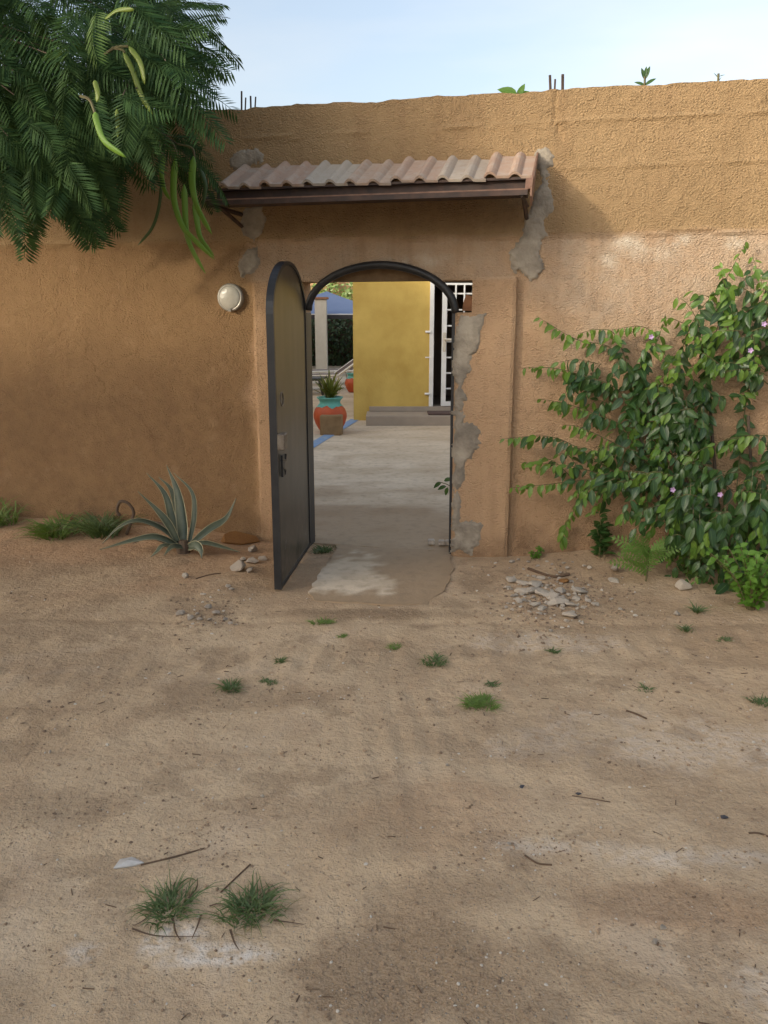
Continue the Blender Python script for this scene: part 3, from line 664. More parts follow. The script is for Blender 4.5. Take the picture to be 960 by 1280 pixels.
# ------------------------------------------------------------------ iron gate frame with arch
gf = thing('gate_frame', ws(0, 0, -0.03), 'black iron arch and jamb bars fixed in the gateway', 'gate frame')
pts = []
for k in range(33):
    q = pi * k / 32; pts.append(ws(-0.005 - 0.505 * cos(q), 1.665 + 0.292 * sin(q) - (0.018 if k > 16 else 0) * (k - 16) / 16, 0.035))
mb = MB(); mb.tube(pts, 0.026, 10); mb.build('arch_bar', M['tube'], gf, smooth=True)
for s0, name in ((0.497, 'jamb_bar'), (-0.535, 'jamb_bar')):
    mb = MB(); zt = 1.65
    mb.prism([ws(s0 - 0.010, 0.0), ws(s0 + 0.010, 0.0), ws(s0 + 0.014, zt), ws(s0 - 0.018, zt)], N * -0.06, N * 0.045); mb.build(name, M['iron'], gf, bevel=0.002)

# ------------------------------------------------------------------ open gate leaf
HNG = ws(-0.542, 0, 0.055); HNG.z = 0.005
FREE = Vector((-0.642, 4.755, 0.005))
gd = (FREE - HNG); GL = gd.length; gd.normalize(); gnrm = Vector((-gd.y, gd.x, 0)).normalized()
if gnrm.x < 0: gnrm = -gnrm
leaf = thing('metal_gate', HNG, 'dark metal gate leaf with rounded top standing open toward the street', 'gate')
def lz(t):
    q = (t - 0.5) / 0.5; return 1.655 + 0.315 * sqrt(max(0, 1 - q * q))
def lp(t, z, o=0.0): return HNG + gd * (t * GL) + Vector((0, 0, z - 0.025)) + gnrm * o
ol = [(0, 0.03)] + [(t, lz(t)) for t in [0.5 - 0.5 * cos(pi * k / 28) for k in range(29)]] + [(1, 0.03)]
MB().prism([lp(0.02 + 0.96 * t, z - (0.01 if z > 0.1 else -0.01)) for t, z in ol], gnrm * -0.006, gnrm * 0.014).build('panel', M['panel'], leaf)
def rim(oL, w, o0, o1, name):
    inn = []
    for t, z in oL:
        inn.append((0.5 + (t - 0.5) * (1 - 2 * w / GL), (z - w * (1.0 if z > 1.6 else 0)) if z > 0.1 else z + w))
    mb = MB(); n = len(oL); V = []
    for L_, o in ((oL, o0), (oL, o1), (inn, o0), (inn, o1)): V += [lp(t, z, o) for t, z in L_]
    F = []
    for k in range(n):
        r = (k + 1) % n
        F += [(k, r, n + r, n + k), (2 * n + r, 2 * n + k, 3 * n + k, 3 * n + r), (n + k, n + r, 3 * n + r, 3 * n + k), (r, k, 2 * n + k, 2 * n + r)]
    mb.add(V, F); return mb.build(name, M['iron'], leaf)
rim(ol, 0.022, -0.022, 0.022, 'frame')
for z in (0.22, 1.45):
    MB().tube([lp(-0.008, z), lp(-0.008, z + 0.11)], 0.013, 8).build('hinge', M['iron'], leaf)
# slide-bolt lock near the free edge
lk = MB().box(lp(0.965, 0.93, 0.045), (0.045, 0.085, 0.095), Matrix.Rotation(atan2(gd.y, gd.x) - pi / 2, 3, 'Z')).build('lock_box', M['steel'], leaf, bevel=0.006)
MB().tube([lp(0.90, 0.925, 0.038), lp(0.83, 0.925, 0.038)], 0.012, 8).build('bolt', M['steel'], lk)
MB().box(lp(0.86, 0.945, 0.03), (0.02, 0.05, 0.03), Matrix.Rotation(atan2(gd.y, gd.x) - pi / 2, 3, 'Z')).build('keeper', M['rust'], lk)
hz = MB().tube([lp(0.93, 0.81, 0.03), lp(0.86, 0.80, 0.035), lp(0.845, 0.835, 0.035)], 0.009, 6); hz.tube([lp(0.925, 0.765, 0.03), lp(0.87, 0.745, 0.035), lp(0.865, 0.715, 0.03)], 0.009, 6)
hz.box(lp(0.90, 0.775, 0.03), (0.012, 0.06, 0.13), Matrix.Rotation(atan2(gd.y, gd.x) - pi / 2, 3, 'Z')); hz.build('hasp', M['iron'], leaf)
ring = [lp(0.90 + 0.035 * cos(a), 1.17 + 0.04 * sin(a), 0.035) for a in [2 * pi * k / 14 for k in range(15)]]
MB().tube(ring, 0.0045, 6).build('ring_handle', M['steel'], leaf, smooth=True)

# ------------------------------------------------------------------ tiled canopy over the gate
C0, C1 = -0.975, 0.985
can = thing('tiled_canopy', ws(0, 2.4, 0.2), 'small terracotta tiled canopy on a rusty metal frame above the gateway', 'canopy')
SLO = Vector((0, 0, -0.175)) + N * 0.40; SLEN = SLO.length; SD = SLO.normalized(); SUP = SD.cross(U).normalized()
if SUP.z < 0: SUP = -SUP
TW = 0.291
def tprof(t):   # two rolls per tile
    f = (t * 2) % 1.0
    return 0.025 * max(0, cos((f - 0.24) / 0.24 * pi / 2)) ** 0.8 if f < 0.48 else 0.0
ntile = 7
for k in range(ntile):
    s0 = C0 + k * 0.280; w = min(TW, C1 - s0 + 0.01); nS = 20; V = []; F = []
    org = ws(s0, 2.592 + R(-0.004, 0.004) - 0.004 * k / 7, -0.01) + SUP * (0.003 + R(-0.002, 0.004)); yaw = R(-0.012, 0.012)
    for lay in (0, 1):
        for e in (0, 0.5, 1):
            for i in range(nS + 1):
                t = i / nS; h = tprof(t) + (0.010 * (1 - t)) - lay * 0.016
                V.append(org + U * (t * w + yaw * e * 0.5) + SD * (e * (SLEN + 0.02 + R(-.0, .0))) + SUP * h)
    q = nS + 1
    for e in (0, 1):
        for i in range(nS):
            a = e * q + i; b = 3 * q + e * q + i
            F.append((a, a + q, a + q + 1, a + 1)); F.append((b, b + 1, b + q + 1, b + q))
    for i in range(nS):
        F.append((i, i + 1, 3 * q + i + 1, 3 * q + i)); a = 2 * q + i; b = 5 * q + i; F.append((a + 1, a, b, b + 1))
    for e in (0, 1):
        a = e * q; b = 3 * q + e * q; F.append((a, b, b + q, a + q)); a += nS; b += nS; F.append((a + q, b + q, b, a))
    MB().add(V, F).build('roof_tile', M['tile'], can)
def wbox(s0, s1, z0, z1, o0, o1): return [ws(s0, z0), ws(s1, z0), ws(s1, z1), ws(s0, z1)], N * o0, N * o1
MB().prism(*wbox(-1.0, C1 - 0.03, 2.335, 2.405, 0.345, 0.365)).build('fascia', M['rust'], can)
MB().prism(*wbox(-1.0, C1 - 0.03, 2.398, 2.412, 0.366, 0.40)).build('eaves_rail', M['rust'], can)
MB().prism(*wbox(-1.02, C1 - 0.012, 2.298, 2.326, 0.485, 0.505)).build('gutter_lip', M['rust'], can)
MB().prism(*wbox(-1.02, C1 - 0.012, 2.3265, 2.334, 0.478, 0.506)).build('gutter_rail', M['rustlight'], can)
MB().prism(*wbox(-1.0, C1 - 0.03, 2.322, 2.334, 0.20, 0.477)).build('soffit_board', M['rust'], can)
MB().prism([ws(C1 + 0.0, 2.62, 0), ws(C1, 2.60, 0), ws(C1, 2.245, 0.44), ws(C1, 2.29, 0.505), ws(C1, 2.345, 0.505), ws(C1, 2.42, 0.41)], U * 0.002, U * 0.012).build('verge_plate', M['rustlight'], can)
MB().prism([ws(C1, 2.33, 0.40), ws(C1, 2.41, 0.385), ws(C1, 2.40, 0.42), ws(C1, 2.335, 0.477)], U * -0.03, U * 0.0).build('end_cap', M['rustlight'], can)
for s in (-0.98, 0.94):
    MB().tube([ws(s, 2.30, 0.49), ws(s, 2.30, 0.0)], 0.014, 4).build('bracket', M['rust'], can)
    MB().tube([ws(s, 2.31, 0.40), ws(s, 2.22, 0.0)], 0.014, 4).build('bracket', M['rust'], can)
MB().prism([ws(-1.03, 2.29, 0.44), ws(-1.03, 2.33, 0.505), ws(-1.03, 2.40, 0.36), ws(-1.03, 2.31, 0.3)], U * -0.004, U * 0.006).build('end_cap', M['rust'], can)

# ------------------------------------------------------------------ bulkhead lamp
lc = W(290, 372, 0.0)
lamp = thing('wall_lamp', lc, 'round frosted bulkhead lamp on the ochre wall left of the gate', 'lamp')
MB().lathe(lc - N * 0.01, [(0.092, 0), (0.095, 0.02), (0.095, 0.045), (0.080, 0.055), (0.078, 0.050)], 28, N).build('base_ring', M['lampring'], lamp, smooth=True)
gl = MB().lathe(lc + N * 0.035, [(0.079, 0)] + [(0.079 * cos(a), 0.005 + 0.02 * sin(a)) for a in [pi / 2 * k / 7 for k in range(7)]] + [(0.004, 0.0252)], 28, N).build('glass_dome', M['glass'], lamp, smooth=True)
MB().box(lc + N * 0.05 - Vector((0, 0, 0.085)), (0.02, 0.02, 0.02)).build('clip', M['lampring'], lamp)

# ================================================================== COURTYARD
YH = 13.45
house = thing('yellow_house', (1.5, YH, 0), 'yellow rendered house with a white barred door behind the gateway', 'house')
def xbox(x0, x1, y0, y1, z0, z1): return MB().box(((x0 + x1) / 2, (y0 + y1) / 2, (z0 + z1) / 2), (x1 - x0, y1 - y0, z1 - z0))
xl = atY(442, 500, YH).x; xd0 = atY(537, 430, YH).x; xd1 = xd0 + 0.98; zt = 2.24
m_ = MB()
for a in ((xl, xd0, YH, YH + 0.2, 0.0, 3.1), (xd1, 5.5, YH, YH + 0.2, 0.0, 3.1), (xd0, xd1, YH, YH + 0.2, zt, 3.1), (xl, xl + 0.2, YH + 0.2, YH + 6, 0, 3.1), (5.3, 5.5, YH + 0.2, YH + 6, 0, 3.1), (xl + 0.2, 5.3, YH + 5.8, YH + 6, 0, 3.1)):
    b_ = xbox(*a); m_.add(b_.v, b_.f)
m_.build('wall', M['yellow'], house)
xbox(xl - 0.02, 5.52, YH - 0.02, YH + 6.02, 3.102, 3.25).build('roof', M['yellow'], house)
xbox(xl + 0.21, 5.29, YH + 0.3, YH + 5.7, 0.10, 0.22).build('room_floor', M['interior'], house)
xbox(xl + 0.21, 5.29, YH + 2.2, YH + 2.3, 0.221, 3.1).build('room_wall', M['interior'], house)
xs0 = atY(457.5, 525, 12.75).x
xbox(xs0, 3.2, 12.75, YH - 0.003, 0.0, 0.157).build('step', M['step'], house, bevel=0.006)
xbox(xs0 + 0.04, 3.2, YH - 0.06, YH + 0.29, 0.1585, 0.235).build('step', M['step'], house, bevel=0.004)
for (a, b_) in ((xd0 - 0.002, xd0 + 0.065), (xd1 - 0.06, xd1)):
    xbox(a, b_, YH - 0.03, YH + 0.12, 0.237, zt + 0.06).build('door_frame', M['white'], house, bevel=0.003)
xbox(xd0 + 0.066, xd1 - 0.061, YH - 0.03, YH + 0.12, zt - 0.03, zt + 0.059).build('door_frame', M['white'], house, bevel=0.003)
for z in (0.44, 1.02, 1.42):
    MB().tube([Vector((xd0 - 0.07, YH - 0.03, z)), Vector((xd0 + 0.01, YH - 0.045, z))], 0.018 if z != 1.02 else 0.01, 8).build('shutter_pin', M['white'], house)
# barred door leaf, standing a little open
dx0 = atY(549.5, 430, YH - 0.06).x; DW = 0.80; ang = radians(3); dz0, dz1 = 0.25, 2.17
dd = Vector((cos(ang), sin(ang), 0)); dn = Vector((sin(ang), -cos(ang), 0)); dO = Vector((dx0 + 0.035, YH - 0.07, 0))
def dbox(a0, a1, z0, z1, o0=0.0, o1=0.03):
    return MB().prism([dO + dd * a0 + Vector((0, 0, z0)), dO + dd * a1 + Vector((0, 0, z0)), dO + dd * a1 + Vector((0, 0, z1)), dO + dd * a0 + Vector((0, 0, z1))], dn * -o1, dn * o0)
door = dbox(0, 0.075, dz0, dz1).build('grille_door', M['white'], house)
def dpart(name, *a): return dbox(*a).build(name, M['white'], door)
dpart('stile', DW - 0.07, DW, dz0, dz1); dpart('rail', 0.0755, DW - 0.0705, dz0, dz0 + 0.07); dpart('rail', 0.0755, DW - 0.0705, dz1 - 0.03, dz1)
for k in range(1, 5): dpart('bar', 0.075 + 0.135 * k - 0.012, 0.075 + 0.135 * k + 0.012, dz0 + 0.0705, dz1 - 0.0305, 0.002, 0.012)
for k in range(1, 8):
    z = dz0 + 0.03 + k * 0.247; dpart('bar', 0.0757, DW - 0.0707, z - 0.011, z + 0.011, -0.014, 0.026)
MB().box(dO + dd * 0.04 + dn * 0.012 + Vector((0, 0, 1.26)), (0.05, 0.02, 0.30)).build('handle_plate', M['column'], door, bevel=0.006)
MB().tube([dO + dd * 0.04 + dn * 0.03 + Vector((0, 0, 1.30)), dO + dd * 0.17 + dn * 0.045 + Vector((0, 0, 1.30))], 0.02, 8).build('handle', M['column'], door)
mt = xbox(0.69, 1.5, 12.86, 13.28, 0.159, 0.185).build('doormat', M['mat'], bevel=0.008); tag(mt, 'dark doormat lying on the beige step before the barred door', 'doormat')

def bellied_pot(px, base_y, Y, h, label, zig=True, plant=True):
    c = atY(px, base_y, Y); c.z = 0.006
    t = thing('plant_pot', c, label, 'plant pot'); k = h / 0.56
    prof = [(0.13, 0), (0.17, 0.05), (0.215, 0.13), (0.243, 0.22), (0.243, 0.27), (0.22, 0.34), (0.175, 0.39), (0.15, 0.415)]
    MB().lathe(c, [(r * k, z * k) for r, z in prof], 32).build('belly', M['orange'], t, smooth=True)
    m_ = MB(); n = 32; V = []; F = []
    prof2 = [(None, None), (0.164, 0.409), (0.152, 0.42), (0.148, 0.445), (0.162, 0.475), (0.19, 0.50), (0.19, 0.515), (0.165, 0.51), (0.14, 0.44)]
    for i, (r, z) in enumerate(prof2):
        for q in range(n):
            a = 2 * pi * q / n; rr, zz = r, z
            if i == 0:   # painted collar runs down in points over the belly
                zz = 0.355 - 0.035 * abs(((q / 4.0) % 2) - 1) ** 0.7 + 0.012 * sin(q * 1.7); rr = np.interp(zz, [p[1] for p in prof], [p[0] for p in prof]) + 0.004
            V.append(c + Vector((cos(a) * rr, sin(a) * rr, zz)) * k + Vector((0, 0, c.z * (1 - k))) * 0)
    V = [Vector((c.x + (v.x - c.x * 1), v.y, v.z)) for v in V]
    V = []
    for i, (r, z) in enumerate(prof2):
        for q in range(n):
            a = 2 * pi * q / n; rr, zz = r, z
            if i == 0:
                zz = 0.402 - 0.036 * abs(((q / 3.2) % 2) - 1) ** 0.7 + 0.012 * sin(q * 1.7); rr = float(np.interp(zz, [p[1] for p in prof], [p[0] for p in prof])) + 0.004
            V.append(c + Vector((cos(a) * rr * k, sin(a) * rr * k, zz * k)))
    for i in range(len(prof2) - 1):
        for q in range(n): F.append((i * n + q, i * n + (q + 1) % n, (i + 1) * n + (q + 1) % n, (i + 1) * n + q))
    # an extra ring between points and neck keeps the collar on the belly
    MB().add(V, F).build('collar', M['turq'], t, smooth=True)
    MB().lathe(c + Vector((0, 0, 0.435 * k)), [(0.145 * k, 0), (0.13 * k, 0.025)], 20).build('soil', M['soilpot'], t)
    if plant:
        for j in range(70):
            a = R(0, 2 * pi); l = R(0.12, 0.40); o = c + Vector((cos(a) * R(0, 0.07), sin(a) * R(0, 0.07), 0.46 * k + R(0, 0.12))); d = Vector((cos(a) * R(0.1, 0.55), sin(a) * R(0.1, 0.55), 1)).normalized()
            m2 = MB(); p = [o + d * l * q + Vector((cos(a), sin(a), -0.4)) * (0.10 * q * q) for q in (0, .25, .5, .75, 1)]
            ribbon(m2, p, lambda u_: 0.016 * sin(pi * min(0.97, u_ * 0.9 + 0.08)) + 0.001, Vector((cos(a), sin(a), 0.4)), 0.2); m2.build('leaf', M['croton'], t)
        MB().tube([c + Vector((-0.06, 0.02, 0.45)), c + Vector((-0.05, 0.02, 0.65)), c + Vector((0.0, 0, 0.86))], [0.012, 0.01, 0.006], 6).build('stem', M['bark'], t)
    return t
bellied_pot(413, 541, 12.0, 0.56, 'orange bellied pot with turquoise collar and olive plant behind a wooden block')
bellied_pot(442, 490, 18.9, 0.46, 'far orange and turquoise pot half hidden by the yellow house corner', plant=False)
c = gnd(414, 545); mb = MB(); Rb = Matrix.Rotation(radians(-8), 3, 'Z')
mb.box(c + Vector((0, 0.12, 0.145)), (0.30, 0.20, 0.285), Rb)
tag(mb.build('wooden_block', M['wood'], bevel=0.012, base=c), 'squared weathered wooden block standing in front of the orange pot', 'wood block')
# cream column
cb = gnd(402, 470.5); col = thing('column', cb, 'cream square column with terracotta cap beside the loungers', 'column')
hgt = atY(402, 374, cb.y).z
MB().box(cb + Vector((0, 0.17, hgt / 2)), (0.335, 0.335, hgt)).build('shaft', M['column'], col, bevel=0.01)
MB().box(cb + Vector((0, 0.17, hgt + 0.031)), (0.44, 0.44, 0.06)).build('cap', M['terra'], col, bevel=0.008)
# blue canopy
cc = Vector((atY(409, 400, 27).x, 27, 0)); tent = thing('garden_canopy', cc, 'blue canvas garden canopy with dark rim behind the cream column', 'canopy')
zr = atY(409, 393, 27).z; za = atY(409, 371, 27).z + 0.05; hw = 2.3
V = [cc + Vector((a * hw, b_ * hw, zr)) for a, b_ in ((-1, -1), (1, -1), (1, 1), (-1, 1))] + [cc + Vector((0, 0, za + 0.25))]
rows = []; F = []; V = []
for i in range(9):
    t = i / 8; z = zr + (za + 0.12 - zr) * (1 - t) ** 1.25
    for k in range(32):
        q = k / 8; sd = int(q); f = q - sd; cs = [(-1, -1), (1, -1), (1, 1), (-1, 1)]; a, b_ = cs[sd], cs[(sd + 1) % 4]
        sag = -0.03 * sin(pi * f) * t
        V.append(cc + Vector(((a[0] * (1 - f) + b_[0] * f) * hw * t, (a[1] * (1 - f) + b_[1] * f) * hw * t, z + sag)))
for i in range(8):
    for k in range(32): F.append((i * 32 + k, i * 32 + (k + 1) % 32, (i + 1) * 32 + (k + 1) % 32, (i + 1) * 32 + k))
MB().add(V, F).build('canvas', M['blue'], tent)
for (a, b_) in ((0, -1), (0, 1), (-1, 0), (1, 0)):
    sz = (2 * hw + 0.06, 0.05, 0.11) if b_ else (0.05, 2 * hw - 0.06, 0.11)
    MB().box(cc + Vector((a * hw, b_ * hw, zr - 0.085)), sz).build('rim', M['darkmetal'], tent)
    sz = (2 * hw + 0.02, 0.03, 0.028) if b_ else (0.03, 2 * hw - 0.08, 0.028)
    MB().box(cc + Vector((a * hw, b_ * hw, zr - 0.012)), sz).build('piping', M['whitetrim'], tent)
for a in (-1, 1):
    for b_ in (-1, 1): MB().tube([cc + Vector((a * (hw - 0.07), b_ * (hw - 0.07), 0)), cc + Vector((a * (hw - 0.07), b_ * (hw - 0.07), zr - 0.05))], 0.035, 8).build('post', M['darkmetal'], tent)
# loungers
def lounger(name_label, o, yaw, frame, sling, group=None):
    t = thing('sun_lounger', o, name_label, 'sun lounger', group); Rz = Matrix.Rotation(yaw, 3, 'Z')
    L = lambda x, y, z: o + Rz @ Vector((x, y, z))
    for y in (-0.3, 0.3):
        MB().tube([L(-0.95, y, 0.34), L(0.25, y, 0.34)], 0.03, 6).build('side_rail', frame, t)
        MB().tube([L(0.22, y, 0.34), L(0.95, y, 0.84)], 0.03, 6).build('back_rail', frame, t)
        MB().tube([L(0.62, y, 0.60), L(0.80, y, 0.33)], 0.022, 6).build('strut', frame, t)
        for x in (-0.85, 0.2): MB().tube([L(x, y, 0.34), L(x + (0.1 if x > 0 else -0.08), y, 0.0)], 0.028, 6).build('leg', frame, t)
    for x in (-0.9, -0.3, 0.2): MB().tube([L(x, -0.3, 0.34), L(x, 0.3, 0.34)], 0.02, 6).build('crossbar', frame, t)
    MB().tube([L(0.93, -0.3, 0.83), L(0.93, 0.3, 0.83)], 0.025, 6).build('crossbar', frame, t)
    MB().prism([L(-0.9, -0.27, 0.35), L(0.22, -0.27, 0.35), L(0.22, 0.27, 0.35), L(-0.9, 0.27, 0.35)], (0, 0, 0), (0, 0, 0.012)).build('seat_sling', sling, t)
    MB().prism([L(0.24, -0.27, 0.36), L(0.92, -0.27, 0.83), L(0.92, 0.27, 0.83), L(0.24, 0.27, 0.36)], (0, 0, 0), (0, 0, 0.012)).build('back_sling', sling, t)
    return t
lounger('pale framed sun lounger with raised back beside the yellow house', Vector((-1.35, 19.6, 0.006)), radians(12), M['resin'], M['sling'])
lounger('second pale sun lounger with raised back farther behind', Vector((-1.10, 21.4, 0.006)), radians(20), M['resin'], M['sling'])
lounger('black sun lounger at the foot of the cream column', Vector((-2.25, 18.4, 0.006)), radians(178), M['blackresin'], M['blackresin'])
# hedge behind
hg = thing('hedge', (-3, 30.6, 0), 'dark clipped hedge behind the sun loungers', 'hedge')
m_ = MB()
for k in range(4200):
    p = Vector((R(-5.5, 1.0), 30.0 + R(-0.15, 0.25), R(0.0, 2.1))); d = Vector((R(-.5, .5), R(-.6, .1), R(-1, .3))).normalized()
    l = R(0.10, 0.2); sd = d.cross(Vector((R(-.3, .3), -1, R(0, .6)))).normalized() * l * 0.22
    m_.add([p, p + d * l * 0.5 + sd, p + d * l, p + d * l * 0.5 - sd], [(0, 1, 2, 3)])
o = m_.build('foliage', M['hedge'], hg); o['kind'] = 'stuff'
xbox(-5.6, 1.1, 30.25, 30.9, 0, 2.0).build('branches', M['bark'], hg)
# ochre house far behind, with a climbing plant
oh = thing('ochre_house', (-2, 36, 0), 'distant ochre house wall above the blue canopy', 'house')
xbox(-9, 3.0, 36, 41, 0, 5.5).build('wall', M['ochrehouse'], oh)
xbox(-9.2, 3.2, 35.8, 41.2, 5.502, 5.75).build('roof', M['terra'], oh)
cl = thing('climbing_plant', (-2, 35.8, 0), 'green climber hanging on the distant ochre wall', 'climbing plant')
m_ = MB()
for (px, py, sp) in ((398, 352, 3), (404, 358, 5), (412, 356, 5), (418, 362, 4), (420, 352, 4), (436, 362, 4), (440, 354, 4), (431, 368, 2), (392, 360, 4)):
    c = atY(px, py, 35.6)
    for k in range(38):
        p = c + Vector((random.gauss(0, sp * 0.035), R(-0.2, 0.2), random.gauss(0, sp * 0.05))); d = Vector((R(-1, 1), R(-1, .2), R(-1, .4))).normalized(); l = R(0.1, 0.2); sd = d.cross(Vector((0, -1, 0.3))).normalized() * l * .3
        m_.add([p, p + d * l * .5 + sd, p + d * l, p + d * l * .5 - sd], [(0, 1, 2, 3)])
m_.build('foliage', M['vyoung'], cl)['kind'] = 'stuff'
MB().tube([Vector((-2.3, 35.7, 0)), Vector((-2.4, 35.7, 2.2)), Vector((-2.0, 35.7, 4))], 0.05, 6).build('stem', M['bark'], cl)

# ================================================================== PLANTS
def leaf_mesh(name, L, w, mat, droop=0.25, fold=0.35, rows=5):
    V = []; F = []; rib = []
    for i in range(rows + 1):
        t = i / rows; y = L * t; ww = w * (sin(pi * t ** 0.85) ** 0.8 if 0 < t < 1 else 0.02); z = -droop * L * t * t
        V += [(-ww, y, z + fold * ww), (0, y, z), (ww, y, z + fold * ww)]; rib += [1, 0, 1]
    for i in range(rows):
        a = i * 3; F += [(a, a + 1, a + 4, a + 3), (a + 1, a + 2, a + 5, a + 4)]
    me = mesh_from(name, V, F, mat, True); at_ = me.attributes.new('rib', 'FLOAT', 'POINT'); at_.data.foreach_set('value', rib); return me
LM = [leaf_mesh('leaf', L, w, M['vleaf'], d) for L, w, d in ((0.100, 0.023, 0.2), (0.088, 0.021, 0.4), (0.108, 0.024, 0.1), (0.080, 0.020, 0.3))]
LY = [leaf_mesh('leaf', L, w, M['vyoung'], d) for L, w, d in ((0.092, 0.020, 0.3), (0.078, 0.018, 0.5), (0.098, 0.021, 0.2))]
class Foliage:
    def __init__(s): s.items = []
    def leaf(s, me, p, d, nh, sc, rank): s.items.append((rank, me, p, frame_rot(d, nh), sc))
    def emit(s, parent, base, cap=300, part='leaf', rest='inner_leaves'):
        s.items.sort(key=lambda q: -q[0])
        for (_, me, p, m3, sc) in s.items[:cap]:
            o = link(bpy.data.objects.new(part, me)); o.parent = parent; o.matrix_local = Matrix.Translation(p - base) @ m3.to_4x4() @ Matrix.Scale(sc, 4)
        tail = s.items[cap:]
        groups = {}
        for it in tail: groups.setdefault(it[1].materials[0].name, []).append(it)
        V = []; F = []; RB = []; MI = []; mats = []
        for mi, (mn, its) in enumerate(groups.items()):
            mats.append(bpy.data.materials[mn])
            for (_, me, p, m3, sc) in its:
                k = len(V); V += [tuple(p - base + m3 @ (v.co * sc)) for v in me.vertices]; fs = [tuple(i + k for i in f.vertices) for f in me.polygons]; F += fs; MI += [mi] * len(fs)
                if 'rib' in me.attributes: RB += [a.value for a in me.attributes['rib'].data]
                else: RB += [1.0] * len(me.vertices)
        if not tail: return
        me = bpy.data.meshes.new(rest); me.from_pydata(V, [], F)
        for m_ in mats: me.materials.append(m_)
        me.polygons.foreach_set('material_index', MI); me.polygons.foreach_set('use_smooth', [True] * len(F))
        a = me.attributes.new('rib', 'FLOAT', 'POINT'); a.data.foreach_set('value', RB); me.update()
        o = link(bpy.data.objects.new(rest, me)); o.parent = parent; o['kind'] = 'stuff'
def shoot(fol, stems, path, r0=0.004, gap=0.030, young=0.3, sc=1.0, bare=0.0, rank=0):
    p = smoothpath(path, max(8, int(sum((b - a).length for a, b in zip(path, path[1:])) / 0.03)))
    tot = sum((b - a).length for a, b in zip(p, p[1:]))
    stems.append((p, [r0 * (1 - 0.75 * i / (len(p) - 1)) for i in range(len(p))]))
    acc = 0; side = 1; run = 0
    for a, b in zip(p, p[1:]):
        seg = (b - a).length; t = (b - a).normalized() if seg > 1e-6 else Vector((1, 0, 0)); acc += seg; run += seg
        while acc > gap:
            acc -= gap; f = run / tot
            if f < bare: continue
            side = -side; q = b - t * acc
            lat = t.cross(N).normalized() * side
            d = (Vector((0, 0, -0.8)) + lat * R(.2, .75) + t * R(.1, .5) + N * R(-0.1, 0.6) + Vector((R(-.35, .35), R(-.35, .35), R(-.35, .35))))
            nh = (N * 1.0 + Vector((0, 0, 0.5)) + Vector((R(-.7, .7), R(-.6, .6), R(-.5, .5)))).normalized()
            yng = f > 1 - young * 0.75 + R(-0.1, 0.1)
            me = random.choice(LY if yng else LM); s_ = sc * (R(0.6, 1.15) if not yng else R(0.6, 1.05)) * (1.0 if f < 0.93 else 0.6)
            off = (q - W0).dot(N); fol.leaf(me, q, d, nh, s_, rank + off + R(0, 0.12))
vb = W(905, 722, 0.15); vb.z = gz(vb.x, vb.y)
vine = thing('climbing_vine', vb, 'sprawling green vine with small mauve flowers climbing the wall right of the gate', 'vine')
fol = Foliage(); stems = []
def wp(*pts): return [W(x, y, o) for x, y, o in pts]
